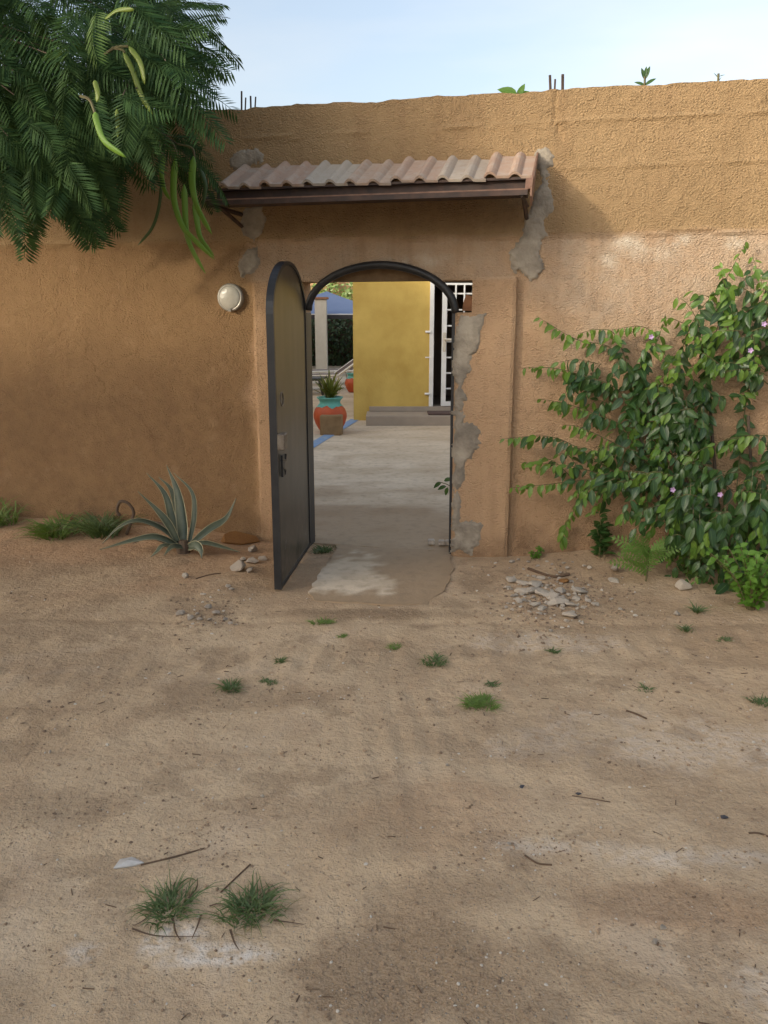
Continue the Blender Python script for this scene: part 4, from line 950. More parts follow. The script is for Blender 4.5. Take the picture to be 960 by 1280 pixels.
shoots = [
    (((805, 560, .06), (795, 480, .06), (765, 436, .09), (720, 424, .12), (672, 396, .07)), .5),
    (((790, 545, .06), (775, 490, .10), (730, 470, .13), (690, 460, .13), (653, 460, .10)), .5),
    (((800, 575, .06), (780, 535, .10), (740, 516, .13), (705, 504, .13), (676, 499, .10)), .5),
    (((835, 600, .10), (800, 572, .14), (760, 550, .18), (725, 534, .18), (706, 531, .16)), .5),
    (((800, 605, .10), (760, 585, .16), (715, 556, .18), (680, 545, .18), (626, 549, .14)), .3),
    (((810, 610, .12), (760, 596, .2), (715, 583, .2), (650, 578, .15)), .5),
    (((830, 620, .12), (770, 598, .22), (715, 602, .22), (680, 606, .2), (636, 610, .15)), .5),
    (((840, 615, .15), (810, 592, .25), (770, 590, .25), (735, 602, .25), (715, 620, .2)), .4),
    (((850, 620, .15), (825, 590, .28), (790, 600, .30), (760, 608, .3)), .7),
    (((735, 600, .1), (722, 630, .1), (708, 655, .08), (700, 680, .08)), .9),
    (((800, 540, .05), (790, 480, .08), (770, 420, .1), (745, 412, .12), (722, 418, .1)), .3),
    (((810, 520, .06), (800, 455, .1), (815, 420, .13), (800, 408, .12), (765, 412, .12)), .5),
    (((850, 640, .06), (815, 540, .08), (800, 470, .08), (822, 425, .12), (832, 392, .08)), .25),
    (((860, 640, .06), (845, 540, .1), (850, 450, .12), (870, 395, .16), (905, 352, .14), (935, 297, .08)), .25),
    (((870, 640, .06), (880, 540, .1), (885, 450, .15), (905, 380, .18), (900, 325, .12)), .3),
    (((880, 560, .06), (885, 480, .12), (870, 420, .15), (845, 400, .15), (828, 398, .12)), .5),
    (((920, 620, .05), (930, 520, .05), (945, 430, .15), (955, 370, .18), (940, 318, .14)), .3),
    (((990, 560, .1), (960, 545, .2), (915, 548, .22), (870, 566, .22), (850, 590, .2)), .4),
    (((1000, 640, .2), (960, 560, .25), (930, 545, .25), (895, 570, .25)), .5),
    (((1000, 400, .15), (960, 380, .22), (925, 395, .25), (895, 425, .22), (880, 450, .2)), .6),
    (((1000, 430, .15), (955, 410, .25), (920, 430, .28), (890, 470, .22)), .6),
    (((960, 480, .08), (925, 455, .2), (885, 450, .22), (850, 470, .2)), .5),
    (((890, 500, .1), (860, 470, .18), (830, 470, .18), (805, 490, .12)), .4),
    (((885, 520, .1), (870, 480, .15), (900, 495, .18), (945, 488, .1)), .4),
    (((850, 560, .1), (845, 500, .16), (825, 480, .16), (800, 500, .12), (792, 560, .1)), .2),
    (((860, 600, .1), (860, 520, .18), (840, 505, .18), (825, 540, .15), (822, 590, .12)), .2),
    (((880, 600, .1), (875, 540, .18), (860, 530, .18), (850, 570, .15)), .2),
    (((905, 700, .1), (860, 640, .3), (825, 600, .35), (790, 590, .3)), .6),
]
for pts, yg in shoots: shoot(fol, stems, wp(*pts), 0.005, 0.026, yg, 1.0, 0.12, 0.15)
def inpoly(x, y, P):
    c = False
    for (x0, y0), (x1, y1) in zip(P, P[1:] + P[:1]):
        if (y0 > y) != (y1 > y) and x < (x1 - x0) * (y - y0) / (y1 - y0) + x0: c = not c
    return c
def fill(poly, n, o0, o1, ln=(35, 60), yg=0.25, dirs=None, sc=1.0, droop=14):
    xs = [p[0] for p in poly]; ys = [p[1] for p in poly]; k = 0
    while k < n:
        x, y = R(min(xs), max(xs)), R(min(ys), max(ys))
        if not inpoly(x, y, poly): continue
        k += 1; a = dirs() if dirs else R(0, 2 * pi); l = R(*ln); o = R(o0, o1)
        shoot(fol, stems, wp((x, y, o), (x + cos(a) * l * .5, y - sin(a) * l * .5 - 3, o + 0.04), (x + cos(a) * l, y - sin(a) * l + droop * R(0, 1), o + R(0, 0.05))), 0.003, 0.032, yg, sc)
out_left = lambda: R(pi * 0.65, pi * 1.35)
anyup = lambda: R(0.1 * pi, 1.3 * pi)
fill([(850, 445), (868, 395), (905, 360), (960, 340), (1060, 330), (1060, 450), (940, 460), (880, 475)], 32, .05, .22, dirs=anyup)
fill([(812, 455), (850, 440), (885, 470), (870, 550), (835, 590), (812, 545)], 18, .04, .16, yg=0.1, dirs=lambda: R(1.1 * pi, 1.9 * pi))
fill([(715, 430), (785, 420), (795, 460), (785, 540), (755, 545), (730, 470)], 11, .04, .12, dirs=out_left)
fill([(700, 590), (800, 575), (800, 610), (720, 612)], 6, .05, .2, dirs=out_left)
fill([(800, 600), (870, 585), (960, 575), (1080, 570), (1080, 720), (930, 715), (870, 700), (830, 650)], 135, .05, .5, yg=0.12, dirs=lambda: R(0.75 * pi, 1.6 * pi), sc=.9, droop=30)
fill([(840, 610), (960, 600), (1050, 600), (1050, 660), (880, 665)], 26, .45, .62, yg=0.35, dirs=lambda: R(0.9 * pi, 1.6 * pi), droop=40)
fill([(790, 470), (900, 350), (960, 310), (1000, 320), (1000, 460), (880, 500), (850, 560)], 16, .2, .38, yg=.7, dirs=lambda: R(.4 * pi, 1.1 * pi), sc=.85)
fill([(700, 560), (800, 560), (900, 600), (900, 640), (760, 615)], 14, .15, .4, yg=.6, dirs=out_left, sc=.85)
fill([(885, 660), (1060, 650), (1060, 745), (910, 735)], 30, .25, .5, yg=0.1, dirs=lambda: R(1.1 * pi, 1.9 * pi))
fol.emit(vine, BASE[vine.name])
m_ = MB()
for p, r in stems: m_.tube(p, r, 4, False)
m_.build('stem_tangle', M['greenstem'], vine)['kind'] = 'stuff'
for k, pts in enumerate((((905, 725, .1), (880, 660, .06), (860, 600, .06), (840, 540, .06)), ((915, 730, .12), (900, 650, .05), (890, 540, .05), (885, 460, .06)), ((900, 728, .1), (850, 660, .08), (810, 600, .06), (800, 540, .05)), ((925, 730, .1), (940, 640, .05), (935, 520, .05)))):
    MB().tube(smoothpath(wp(*pts), 14), [0.016 - 0.0007 * i for i in range(15)] + [0.005] * 3 if False else 0.010, 6).build('stem', M['bark'], vine)
for (px, py, o) in ((938, 438, .33), (841, 612, .48), (900, 618, .55), (814, 421, .2), (955, 405, .3)):
    c = W(px, py, o); m_ = MB()
    for k in range(5):
        a = 2 * pi * k / 5; d = (U * cos(a) + Vector((0, 0, sin(a))) + N * 0.6).normalized()
        ribbon(m_, [c, c + d * 0.011, c + d * 0.019 + N * -0.002], lambda t: 0.002 + 0.0042 * sin(pi * min(t, .9)), N, 0.2)
    m_.build('flower', M['petal'], vine)

# small plants at the foot of the wall ------------------------------------------------
def leafy_plant(name, px, py, o, h, nst, label, cat, mat, L=0.05, w=0.016, spread=0.5, gap=0.02, seed=0, up=1.0):
    random.seed(100 + seed); b = W(px, py, o); b.z = gz(b.x, b.y); t = thing(name, b, label, cat); f = Foliage()
    lm = [leaf_mesh('leaf', L * k, w * k, M[mat], d) for k, d in ((1, .3), (.8, .2), (1.15, .4))]
    for k in range(nst):
        a = R(0, 2 * pi); sp = R(0.2, 1) * spread
        hh = h * R(0.6, 1.05); p = [b + Vector((cos(a) * .02, sin(a) * .02, 0)), b + Vector((cos(a) * sp * hh * .4, sin(a) * sp * hh * .4, hh * .55)), b + Vector((cos(a) * sp * hh, sin(a) * sp * hh, hh * up))]
        q = smoothpath(p, 10); MB().tube(q, 0.003, 4, False).build('stem', M['greenstem'], t)
        for i in range(1, len(q)):
            for sd in (-1, 1):
                tt = (q[i] - q[i - 1]).normalized(); lat = tt.cross(Vector((R(-1, 1), R(-1, 1), .3))).normalized() * sd
                f.leaf(random.choice(lm), q[i], lat + tt * 0.5 + Vector((0, 0, R(-.3, .3))), Vector((R(-.5, .5), -0.6, 1)).normalized(), R(.7, 1.1), 0)
    f.emit(t, b, 300); return t
leafy_plant('seedling', 752, 690, 0.10, 0.30, 5, 'small dark seedling against the wall left of the ferny plant', 'seedling', 'vleaf', 0.07, 0.016, 0.35, seed=1)
leafy_plant('bright_shrub', 938, 762, 0.80, 0.34, 30, 'fresh light green shrub at the lower right under the vine', 'shrub', 'bright', 0.042, 0.016, 0.85, seed=2)
leafy_plant('weed', 858, 705, 0.25, 0.14, 6, 'low green weed in the gloom between ferny plant and shrub', 'weed', 'bright', 0.035, 0.013, 0.9, seed=3)
leafy_plant('weed', 668, 692, 0.08, 0.07, 4, 'tiny weed on top of the rubble by the pier', 'weed', 'bright', 0.025, 0.009, 0.9, seed=4)
random.seed(55)
# ferny plant: pinnate leaves
def pinnate(mat, L, pairs, pl, pw, name='frond'):
    V = []; F = []
    def qd(p, d, n_, l, w):
        s_ = d.cross(n_).normalized() * w; k = len(V); V.extend([p, p + d * l * .45 + s_, p + d * l, p + d * l * .45 - s_]); F.append((k, k + 1, k + 2, k + 3))
    Z = Vector((0, 0, 1)); prev = Vector((0, 0, 0))
    for i in range(pairs + 1):
        t = i / pairs; p = Vector((0, L * t, -0.25 * L * t * t)); q = Vector((0, L * (t + 1 / pairs), -0.25 * L * (t + 1 / pairs) ** 2))
        ln = pl * (sin(pi * (0.15 + 0.8 * t)) ** 0.6)
        for sd in (-1, 1): qd(p, Vector((sd, 0.45, -0.1)).normalized(), Z, ln, pw)
        k = len(V); V.extend([p + Vector((-.0015, 0, 0)), p + Vector((.0015, 0, 0)), q + Vector((.0015, 0, 0)), q - Vector((.0015, 0, 0))]); F.append((k, k + 1, k + 2, k + 3))
    return mesh_from(name, V, F, mat)
b = W(808, 708, 0.22); b.z = gz(b.x, b.y)
b = W(808, 712, 0.42); b.z = gz(b.x, b.y)
fp = thing('ferny_plant', b, 'bright ferny plant with spreading pinnate leaves at the vine foot', 'plant')
pm = pinnate(M['bright'], 0.19, 9, 0.055, 0.0075)
for k in range(20):
    a = R(-1.3, 1.3); st = b + Vector((0, 0, R(0.04, 0.22))); d = U * math.sin(a) + Vector((0, 0, cos(a) * R(.3, .9))) + N * R(-.2, .9)
    o = link(bpy.data.objects.new('frond', pm)); o.parent = fp; o.matrix_local = Matrix.Translation(st - b) @ frame_rot(d, (N * R(.3, 1.2) + Vector((R(-.4, .4), 0, .7))).normalized()).to_4x4() @ Matrix.Scale(R(0.65, 1.15), 4)
MB().tube([b, b + Vector((0.01, 0, 0.1)), b + Vector((0, 0, 0.2))], 0.006, 5).build('stem', M['greenstem'], fp)

sp0 = W(568, 613, -0.13); spr = thing('leafy_sprig', sp0, 'small leafy sprig poking into the gateway from behind the right jamb', 'sprig')
stp = [ws(0.503, sp0.z, -0.12), W(560, 606, -0.12), W(551, 603, -0.10)]
MB().tube(smoothpath(stp, 8), 0.003, 5).build('stem', M['greenstem'], spr)
for (px_, py_, dx, dz, sc_) in ((552, 603, -.9, -.45, .8), (555, 601, .5, .25, .8), (558, 608, -1, -.2, .75), (560, 609, -.3, -.8, .7), (562, 605, .6, .5, .6)):
    o = link(bpy.data.objects.new('leaf', LM[1])); o.parent = spr
    o.matrix_local = Matrix.Translation(W(px_, py_, -0.11) - sp0) @ frame_rot(U * dx + Vector((0, 0, dz)) + N * .2, (N + Vector((0, 0, .8))).normalized()).to_4x4() @ Matrix.Scale(sc_, 4)
# agave --------------------------------------------------------------------------------
ab = G(233, 690); ag = thing('agave', ab, 'variegated agave with cream edged arching leaves at the wall foot', 'agave')
def agave_leaf(px_pts, dy, w, mat='agave', margin=True, nrm=None):
    Y0 = ab.y; n = len(px_pts)
    pts = []
    for i, (x, y) in enumerate(px_pts):
        Yi = Y0 + dy[min(i, len(dy) - 1)]; pts.append(atY(x, y, Yi))
    for p in pts: p.z = max(p.z, gz(p.x, p.y) + 0.012)
    path = smoothpath(pts, 16); nr = nrm or Vector((0, -1, 0.35)).normalized()
    w *= 1.4
    prof = lambda t: w * (0.62 + 0.38 * sin(pi * min(1, t * 1.15))) * (1 - t ** 2.6) + 0.0008
    th = MB(); ribbon(th, path, prof, nr, 0.35); k = len(th.v)
    ribbon(th, [p - nr * 0.006 for p in path], lambda t: prof(t) * .9, nr, 0.35)
    m_ = len(path)
    for i in range(m_ - 1):
        for s_ in (0, 2): a = i * 3 + s_; th.f.append((a, a + 3, k + a + 3, k + a))
    o = th.build('leaf', M[mat], ag, smooth=True)
    if margin:
        mg = MB()
        for s_ in (-1, 1):
            q = []
            for i, p in enumerate(path):
                t = (path[min(i + 1, m_ - 1)] - path[max(i - 1, 0)]).normalized(); side = t.cross(nr).normalized(); up = side.cross(t); wv = prof(i / (m_ - 1))
                q.append((p + side * s_ * wv * 0.86 + up * (0.35 * wv * 0.86 + 0.0022), p + side * s_ * (wv + 0.001) + up * (0.35 * wv + 0.002)))
            k0 = len(mg.v)
            for a_, b_ in q: mg.v += [a_, b_]
            for i in range(m_ - 1): mg.f.append((k0 + 2 * i, k0 + 2 * i + 1, k0 + 2 * i + 3, k0 + 2 * i + 2))
        mg.build('cream_margin', M['agavemargin'], o)
    return o
agave_leaf([(229, 680), (228, 655), (222, 615), (208, 581)], [0, .04, .10, .16], 0.030)
agave_leaf([(224, 678), (216, 650), (206, 617), (183, 591)], [.02, .05, .08, .1], 0.022)
agave_leaf([(222, 676), (211, 655), (196, 637), (172, 614)], [-.02, -.03, -.04, -.05], 0.020)
agave_leaf([(228, 678), (222, 640), (214, 612), (198, 596)], [.06, .14, .18, .2], 0.018)
agave_leaf([(237, 678), (243, 645), (240, 615), (217, 591)], [.02, .06, .1, .14], 0.014)
agave_leaf([(240, 680), (262, 662), (283, 648), (295, 623)], [0, .05, .1, .14], 0.023, nrm=Vector((-0.35, -0.8, 0.5)).normalized())
agave_leaf([(222, 678), (200, 660), (172, 651), (148, 660), (128, 679)], [-.02, -.06, -.1, -.14, -.18], 0.016, nrm=Vector((0, -0.5, 0.9)).normalized())
agave_leaf([(222, 682), (195, 672), (165, 676), (124, 687)], [-.02, -.06, -.1, -.14], 0.020, nrm=Vector((0, -0.6, 0.8)).normalized())
agave_leaf([(228, 684), (215, 684), (205, 694)], [-.04, -.10, -.16], 0.016, nrm=Vector((0, -0.7, 0.7)).normalized())
agave_leaf([(226, 684), (205, 682), (196, 690), (188, 696)], [-.03, -.10, -.14, -.16], 0.013, nrm=Vector((0, -0.4, 0.9)).normalized())
agave_leaf([(236, 682), (255, 679), (278, 684), (300, 690)], [-.02, -.05, -.08, -.1], 0.015, nrm=Vector((0, -0.5, 0.85)).normalized())
agave_leaf([(236, 684), (245, 682), (251, 688), (252, 698)], [-.06, -.12, -.17, -.2], 0.024, nrm=Vector((0, -0.9, 0.4)).normalized())
agave_leaf([(224, 674), (205, 658), (185, 650)], [.05, .08, .1], 0.018, 'agavedry', False)
agave_leaf([(220, 682), (190, 670), (165, 680)], [.03, .05, .05], 0.018, 'agavedry', False)
MB().lathe(Vector((ab.x - 0.02, ab.y, gz(ab.x, ab.y) - 0.03)), [(0.045, 0), (0.05, 0.05), (0.03, 0.12)], 10).build('stem', M['agavedry'], ag)

# grasses ------------------------------------------------------------------------------
def blades(mb, c, n, rad, h, lean, w, rnd):
    for k in range(n):
        a = rnd.uniform(0, 2 * pi); r0 = rad * sqrt(rnd.random()); o = c + Vector((cos(a) * r0, sin(a) * r0, 0)); o.z = gz(o.x, o.y) - 0.003
        b_ = a + rnd.gauss(0, 0.7); hh = h * rnd.uniform(.5, 1.1); le = lean * rnd.uniform(.4, 1.2) * hh * (0.5 + r0 / rad)
        p = [o, o + Vector((cos(b_) * le * .25, sin(b_) * le * .25, hh * .5)), o + Vector((cos(b_) * le * .65, sin(b_) * le * .65, hh * .82)), o + Vector((cos(b_) * le, sin(b_) * le, hh * rnd.uniform(.45, .95)))]
        ribbon(mb, p, lambda t: w * (1 - t * .9), Vector((-sin(b_) * .2, -0.6, 0.9)).normalized(), 0.25)
def tuft(name, px, py, rad, h, n, label, mat='grass', lean=1.0, w=0.0025, cat='grass tuft', strays=(), off=None):
    c = G(px, py)
    if off is not None: c = W(px, py, off); c.z = gz(c.x, c.y)
    t = thing(name, c, label, cat); rnd = random.Random(px * 7 + py)
    m_ = MB(); md = MB()
    for q in range(4):    # a few crowns growing into each other
        a = rnd.uniform(0, 2 * pi); f = rnd.uniform(0.15, 0.6); cc_ = c + Vector((cos(a), sin(a), 0)) * rad * f
        blades(m_, cc_, n // 4, rad * rnd.uniform(.45, .8), h * rnd.uniform(.7, 1.1), lean, w, rnd); blades(md, cc_, max(2, n // 26), rad * .8, h * .7, lean * 1.6, w * .8, rnd)
    m_.build('grass_blades', M[mat], t)['kind'] = 'stuff'; md.build('dry_blades', M['drygrass'], t)['kind'] = 'stuff'
    for pts in strays:
        q = [G(x, y, 0.006) for x, y in pts]; m2 = MB(); ribbon(m2, smoothpath(q, 10), lambda u_: 0.0035 * (1 - u_ * .7), Vector((0, 0, 1)), 0.2); m2.build('stray_blade', M['twig' if rnd.random() < .6 else 'grass'], t)
    return t
tuft('grass_tuft', 212, 1136, 0.070, 0.040, 170, 'left of the two green grass tufts in the foreground', lean=1.9, strays=[((190, 1145), (178, 1154), (166, 1160)), ((222, 1110), (236, 1100), (247, 1104)), ((236, 1125), (246, 1112), (247, 1100)), ((216, 1150), (220, 1168), (226, 1178)), ((252, 1145), (247, 1160), (240, 1176)), ((165, 1163), (195, 1172), (250, 1173))])
tuft('grass_tuft', 312, 1143, 0.078, 0.044, 210, 'right of the two green grass tufts in the foreground, fuller and rounder', lean=1.7, strays=[((342, 1153), (360, 1155), (380, 1158)), ((288, 1164), (293, 1180), (299, 1190)), ((335, 1120), (336, 1112), (332, 1105)), ((262, 1135), (275, 1132), (292, 1136))])
for (px, py, rad, h, n, lab, mt_) in (
    (600, 881, 0.055, 0.030, 130, 'flat bright green weed patch alone in the open sand', 'grassyel'),
    (543, 828, 0.05, 0.035, 46, 'thin weed above and left of the bright weed patch', 'grass'),
    (404, 779, 0.05, 0.025, 60, 'small weed just below the threshold slab', 'grassyel'),
    (290, 862, 0.028, 0.045, 40, 'upright weed in the sand below the left stones', 'grass'),
    (350, 827, 0.022, 0.025, 22, 'tiny weed right of the upright weed and higher', 'grass'),
    (338, 853, 0.030, 0.018, 26, 'thin creeping weed beside the upright weed', 'grass'),
    (428, 796, 0.018, 0.015, 16, 'tiny weed sprig below the slab corner', 'grassyel'),
    (492, 810, 0.026, 0.018, 26, 'small flat weed in front of the gateway middle', 'grassyel'),
    (615, 856, 0.022, 0.018, 18, 'faint weed just above the bright weed patch', 'grass'),
    (690, 815, 0.025, 0.022, 16, 'thin weed below the rubble heap', 'grass'),
    (871, 765, 0.022, 0.045, 18, 'spiky weed below the vine near the pale boulder', 'grass'),
    (858, 788, 0.022, 0.04, 16, 'spiky weed below the small round stone', 'grass'),
    (806, 862, 0.03, 0.016, 14, 'sparse weed in the sand right of centre', 'grass'),
    (952, 880, 0.035, 0.03, 26, 'weed at the right edge of the sand', 'grass'),
    (905, 800, 0.03, 0.02, 16, 'faint weed in the right hand gravel', 'grass'),
    (404, 690, 0.06, 0.045, 90, 'dark weed in the corner behind the gate leaf', 'grass')):
    tuft('weed', px, py, rad * 1.15, h, int(n * 1.8) + 8, lab, mt_, 1.5, 0.0032, 'weed')
tuft('grass_clump', 80, 662, 0.15, 0.11, 200, 'left part of the drooping grass clump at the wall foot', 'grassyel', 1.9, 0.007, 'grass', off=0.22)
tuft('grass_clump', 128, 658, 0.12, 0.15, 150, 'taller right part of the drooping grass clump beside the agave', 'grass', 1.4, 0.007, 'grass', off=0.20)
tuft('grass_clump', 4, 648, 0.11, 0.20, 90, 'upright light green grass at the left edge of the wall foot', 'grassyel', 1.0, 0.006, 'grass', off=0.15)
a0 = G(158, 668); p_ = [a0] + [atY(x, y, a0.y) for x, y in ((163, 655), (167, 640), (160, 629), (150, 627), (146, 638), (150, 645))]
tag(MB().tube(smoothpath(p_, 18), 0.012, 6).build('curled_root', M['agavedry'], smooth=True, base=a0), 'dry brown curled leaf between the grass clump and the agave', 'dead leaf')

# ------------------------------------------------------------------ the tree
TB = ws(-5.4, 0, 1.5); TB.z = gz(TB.x, TB.y) - 0.05
tree = thing('flame_tree', TB, 'feathery leaved tree with long green pods overhanging the wall from the left', 'tree')
random.seed(21)
limbs = []
trunk = smoothpath([TB, TB + Vector((0.1, 0, 1.0)), TB + Vector((0.3, 0.05, 2.2)), TB + Vector((0.5, 0.0, 3.0))], 12)
MB().tube(trunk, [0.16 - 0.005 * i for i in range(len(trunk))], 10).build('trunk', M['bark'], tree, smooth=True)
fork = trunk[-1]
for tgt in (W(110, 60, .5), W(190, 80, .6), W(60, 180, .7), W(150, 160, 0.6), W(60, -60, .9), W(180, -20, 0.5), W(20, 120, .8), W(120, -120, .7), W(-160, 20, 1.6), W(-300, -150, 1.2), fork + Vector((-1.2, 0.6, 1.2)), fork + Vector((-0.6, -1.2, 1.4))):
    mid = fork.lerp(tgt, 0.5) + Vector((R(-.1, .1), R(-.1, .1), R(0.15, 0.4))); L_ = smoothpath([fork - Vector((0, 0, R(0, .8))), mid, tgt], 14); limbs.append(L_)
    MB().tube(L_, [0.055 - 0.0032 * i for i in range(len(L_))], 7).build('branch', M['bark'], tree, smooth=True)
limbpts = [p for L_ in limbs for p in L_[4:]]
def frond_mesh(L, pairs, pl, bend, mat, full=True, jit=0.0):
    V = []; F = []
    def ax(t): return Vector((0.03 * sin(t * 3 + jit), L * t, -bend * L * t * t))
    for i in range(pairs + 1):
        t = 0.10 + 0.90 * i / pairs; p = ax(t); tan_ = (ax(t + .02) - p).normalized()
        ln = pl * (0.55 + 0.45 * sin(pi * min(1, 0.12 + t * 0.85))) * (1.0 if i < pairs else 0.8)
        for sd in (-1, 1):
            pd = (Vector((sd, 0, -0.22)) + tan_ * (0.42 + 0.3 * t) + Vector((R(-.05, .05), R(-.05, .05), R(-.12, .12)))).normalized()
            nz = Vector((0, 0, 1)) + pd * 0.1; across = pd.cross(nz).normalized(); w = 0.0052
            if not full:
                k = len(V); V.extend([p - across * w * .5, p + pd * ln * .5 - across * w + Vector((0, 0, -.004)), p + pd * ln - Vector((0, 0, .014)), p + pd * ln * .5 + across * w + Vector((0, 0, -.004))]); F.append((k, k + 1, k + 2, k + 3)); continue
            nl = 13
            for j in range(nl):
                u_ = (j + .5) / nl; q = p + pd * ln * u_ - Vector((0, 0, 0.016 * u_ * u_)); wl_ = w * (1.15 - 0.45 * u_); lw = ln / nl * 0.62
                for s2 in (-1, 1):
                    e = across * s2 * wl_ + pd * lw * .6; k = len(V); V.extend([q, q + e * .5 + pd * lw * .5, q + e, q + e * .5 - pd * lw * .5]); F.append((k, k + 1, k + 2, k + 3))
    for i in range(8):
        a, b_ = ax(i / 8), ax((i + 1) / 8); k = len(V); e = Vector((0.0016, 0, 0)); h = Vector((0, 0, 0.0016)); V.extend([a - e, a + e, b_ + e, b_ - e]); F.append((k, k + 1, k + 2, k + 3)); k = len(V); V.extend([a - h, a + h, b_ + h, b_ - h]); F.append((k, k + 1, k + 2, k + 3))
    return mesh_from('frond', V, F, mat)
FM = [frond_mesh(L, n, pl, b_, M['frond'], False, j) for L, n, pl, b_, j in ((0.26, 18, 0.10, 0.25, 0), (0.23, 16, 0.095, 0.5, 1), (0.29, 20, 0.10, 0.35, 2), (0.21, 15, 0.09, 0.15, 3), (0.25, 18, 0.105, 0.6, 4))]
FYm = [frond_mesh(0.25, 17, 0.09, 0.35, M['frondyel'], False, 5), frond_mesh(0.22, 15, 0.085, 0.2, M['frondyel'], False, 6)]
FC = [frond_mesh(L, n, pl, b_, M['frond'], False, j) for L, n, pl, b_, j in ((0.36, 24, 0.10, 0.3, 7), (0.34, 22, 0.10, 0.55, 8), (0.38, 24, 0.10, 0.15, 9))]
crown = [(-230, -90), (40, -90), (110, -50), (180, -5), (214, 45), (205, 90), (188, 112), (155, 132), (132, 160), (108, 195), (92, 222), (50, 222), (10, 210), (-60, 150), (-230, 60)]
def twig_to(mb, p):
    b_ = min(limbpts, key=lambda q: (q - p).length_squared); m2 = b_.lerp(p, 0.55) + Vector((0, 0, 0.05)); mb.tube(smoothpath([b_, m2, p], 6), 0.0026, 4, False)
tw = MB(); ff = Foliage(); ccx = W(60, 40, 1.2)
def place_frond(px, py, o, meshes, sc=None, d=None, rank=0):
    p = W(px, py, o)
    if d is None:
        rad_ = (p - ccx); rad_.y *= 0.6; d = rad_.normalized() * 0.75 + Vector((R(-.75, .75), R(-.6, .4), R(-.75, .35)))
        if py > 150: d.z -= 0.45
    nh = (N * R(0.1, 1.5) + Vector((R(-.5, .5), R(-.3, .3), 0.8))).normalized()
    ff.leaf(random.choice(meshes), p, d, nh, sc or R(.8, 1.1), rank + o); return p
k = 0
while k < 260:
    x, y = R(-120, 225), R(-60, 235)
    if not inpoly(x, y, crown): continue
    o = R(0.35, 2.0); k += 1
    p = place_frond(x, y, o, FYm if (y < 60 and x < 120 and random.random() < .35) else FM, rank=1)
    if k % 2: twig_to(tw, p)
# deliberate fronds along the outline
for (px, py, o, dx, dz) in ((225, 20, .7, .8, -.2), (222, 60, .8, .9, -.45), (228, 75, .7, 1, -.6), (235, 40, .9, .9, .0), (215, 90, .8, .8, -.7), (200, 110, 1.0, .7, -.4), (215, 10, .6, .8, .3), (240, 55, .8, .9, -.7), (205, 130, .9, .9, -.3), (230, 30, .8, .7, .15),
    (212, 178, .75, .7, -.1), (205, 185, .7, .85, -.3), (215, 190, .8, .9, -.55), (180, 165, .9, .1, -1), (222, 200, .7, .5, -1), (232, 205, .7, .3, -1), (200, 165, .8, .9, -.1), (190, 170, .9, .8, -.3), (210, 172, .85, 1, -.15), (225, 182, .9, .9, -.25), (190, 170, .75, -.1, -1), (238, 196, .8, 1, -.62), (215, 205, .6, .2, -1),
    (100, 225, 1.3, .5, -1), (115, 235, 1.2, .6, -1), (95, 240, 1.3, .3, -1), (40, 235, 1.4, .0, -1), (30, 240, 1.4, .1, -1), (60, 225, 1.3, -.1, -1), (130, 215, 1.1, .5, -1), (120, 240, 1.1, .5, -.9), (75, 215, 1.5, .6, -.8),
    (10, 170, 1.9, .6, -.6), (-10, 150, 2.0, .8, -.5), (-15, 190, 1.9, .6, -.9), (40, 190, 1.6, .5, -.8), (-20, 60, 2.0, .8, -.3), (60, 60, 1.7, .8, -.5), (20, 90, 1.8, .7, -.6), (80, 120, 1.5, .7, -.6)):
    p = place_frond(px, py, o, FM, R(.85, 1.1), U * dx + Vector((0, 0, dz)) + N * R(-.2, .3), rank=2); twig_to(tw, p)
for k in range(60): place_frond(R(20, 215), R(0, 150), R(0.2, 1.1), FM, rank=0.9)
k = 0
while k < 520:
    x, y = R(-230, 190), R(-170, 225)
    if not inpoly(x, y, crown): continue
    k += 1; place_frond(x, y, R(0.3, 1.9), FC, R(.9, 1.25), rank=-5)
for k in range(150):
    x, y = R(-60, 215), R(-90, 130)
    if inpoly(x, y, crown): place_frond(x, y, R(0.25, 1.3), FC, R(.9, 1.2), rank=-5)
for k in range(1500):    # the spreading canopy toward the street
    o = R(0.8, 6.5); s_ = R(-8.5, -2.3 - 0.5 * o); p = ws(s_, 3.85 + R(0, 1.0) + 0.16 * o, o)
    ff.leaf(random.choice(FC), p, Vector((R(-1, 1), R(-1, 1), R(-.5, .2))), Vector((R(-.3, .3), R(-.3, .3), 1)), R(1.3, 1.7), -9)
for tgt in (ws(-2.2, 4.3, 2.0), ws(-3.0, 4.5, 4.0), ws(-5.5, 4.6, 4.5), ws(-6.8, 4.6, 2.5)):
    L_ = smoothpath([fork - Vector((0, 0, .4)), fork.lerp(tgt, .5) + Vector((0, 0, .45)), tgt], 14); MB().tube(L_, [0.065 - 0.0036 * i for i in range(len(L_))], 7).build('branch', M['bark'], tree, smooth=True)
ff.emit(tree, BASE[tree.name], 300, 'frond', 'inner_fronds')
tw.build('twigs', M['bark'], tree)['kind'] = 'stuff'
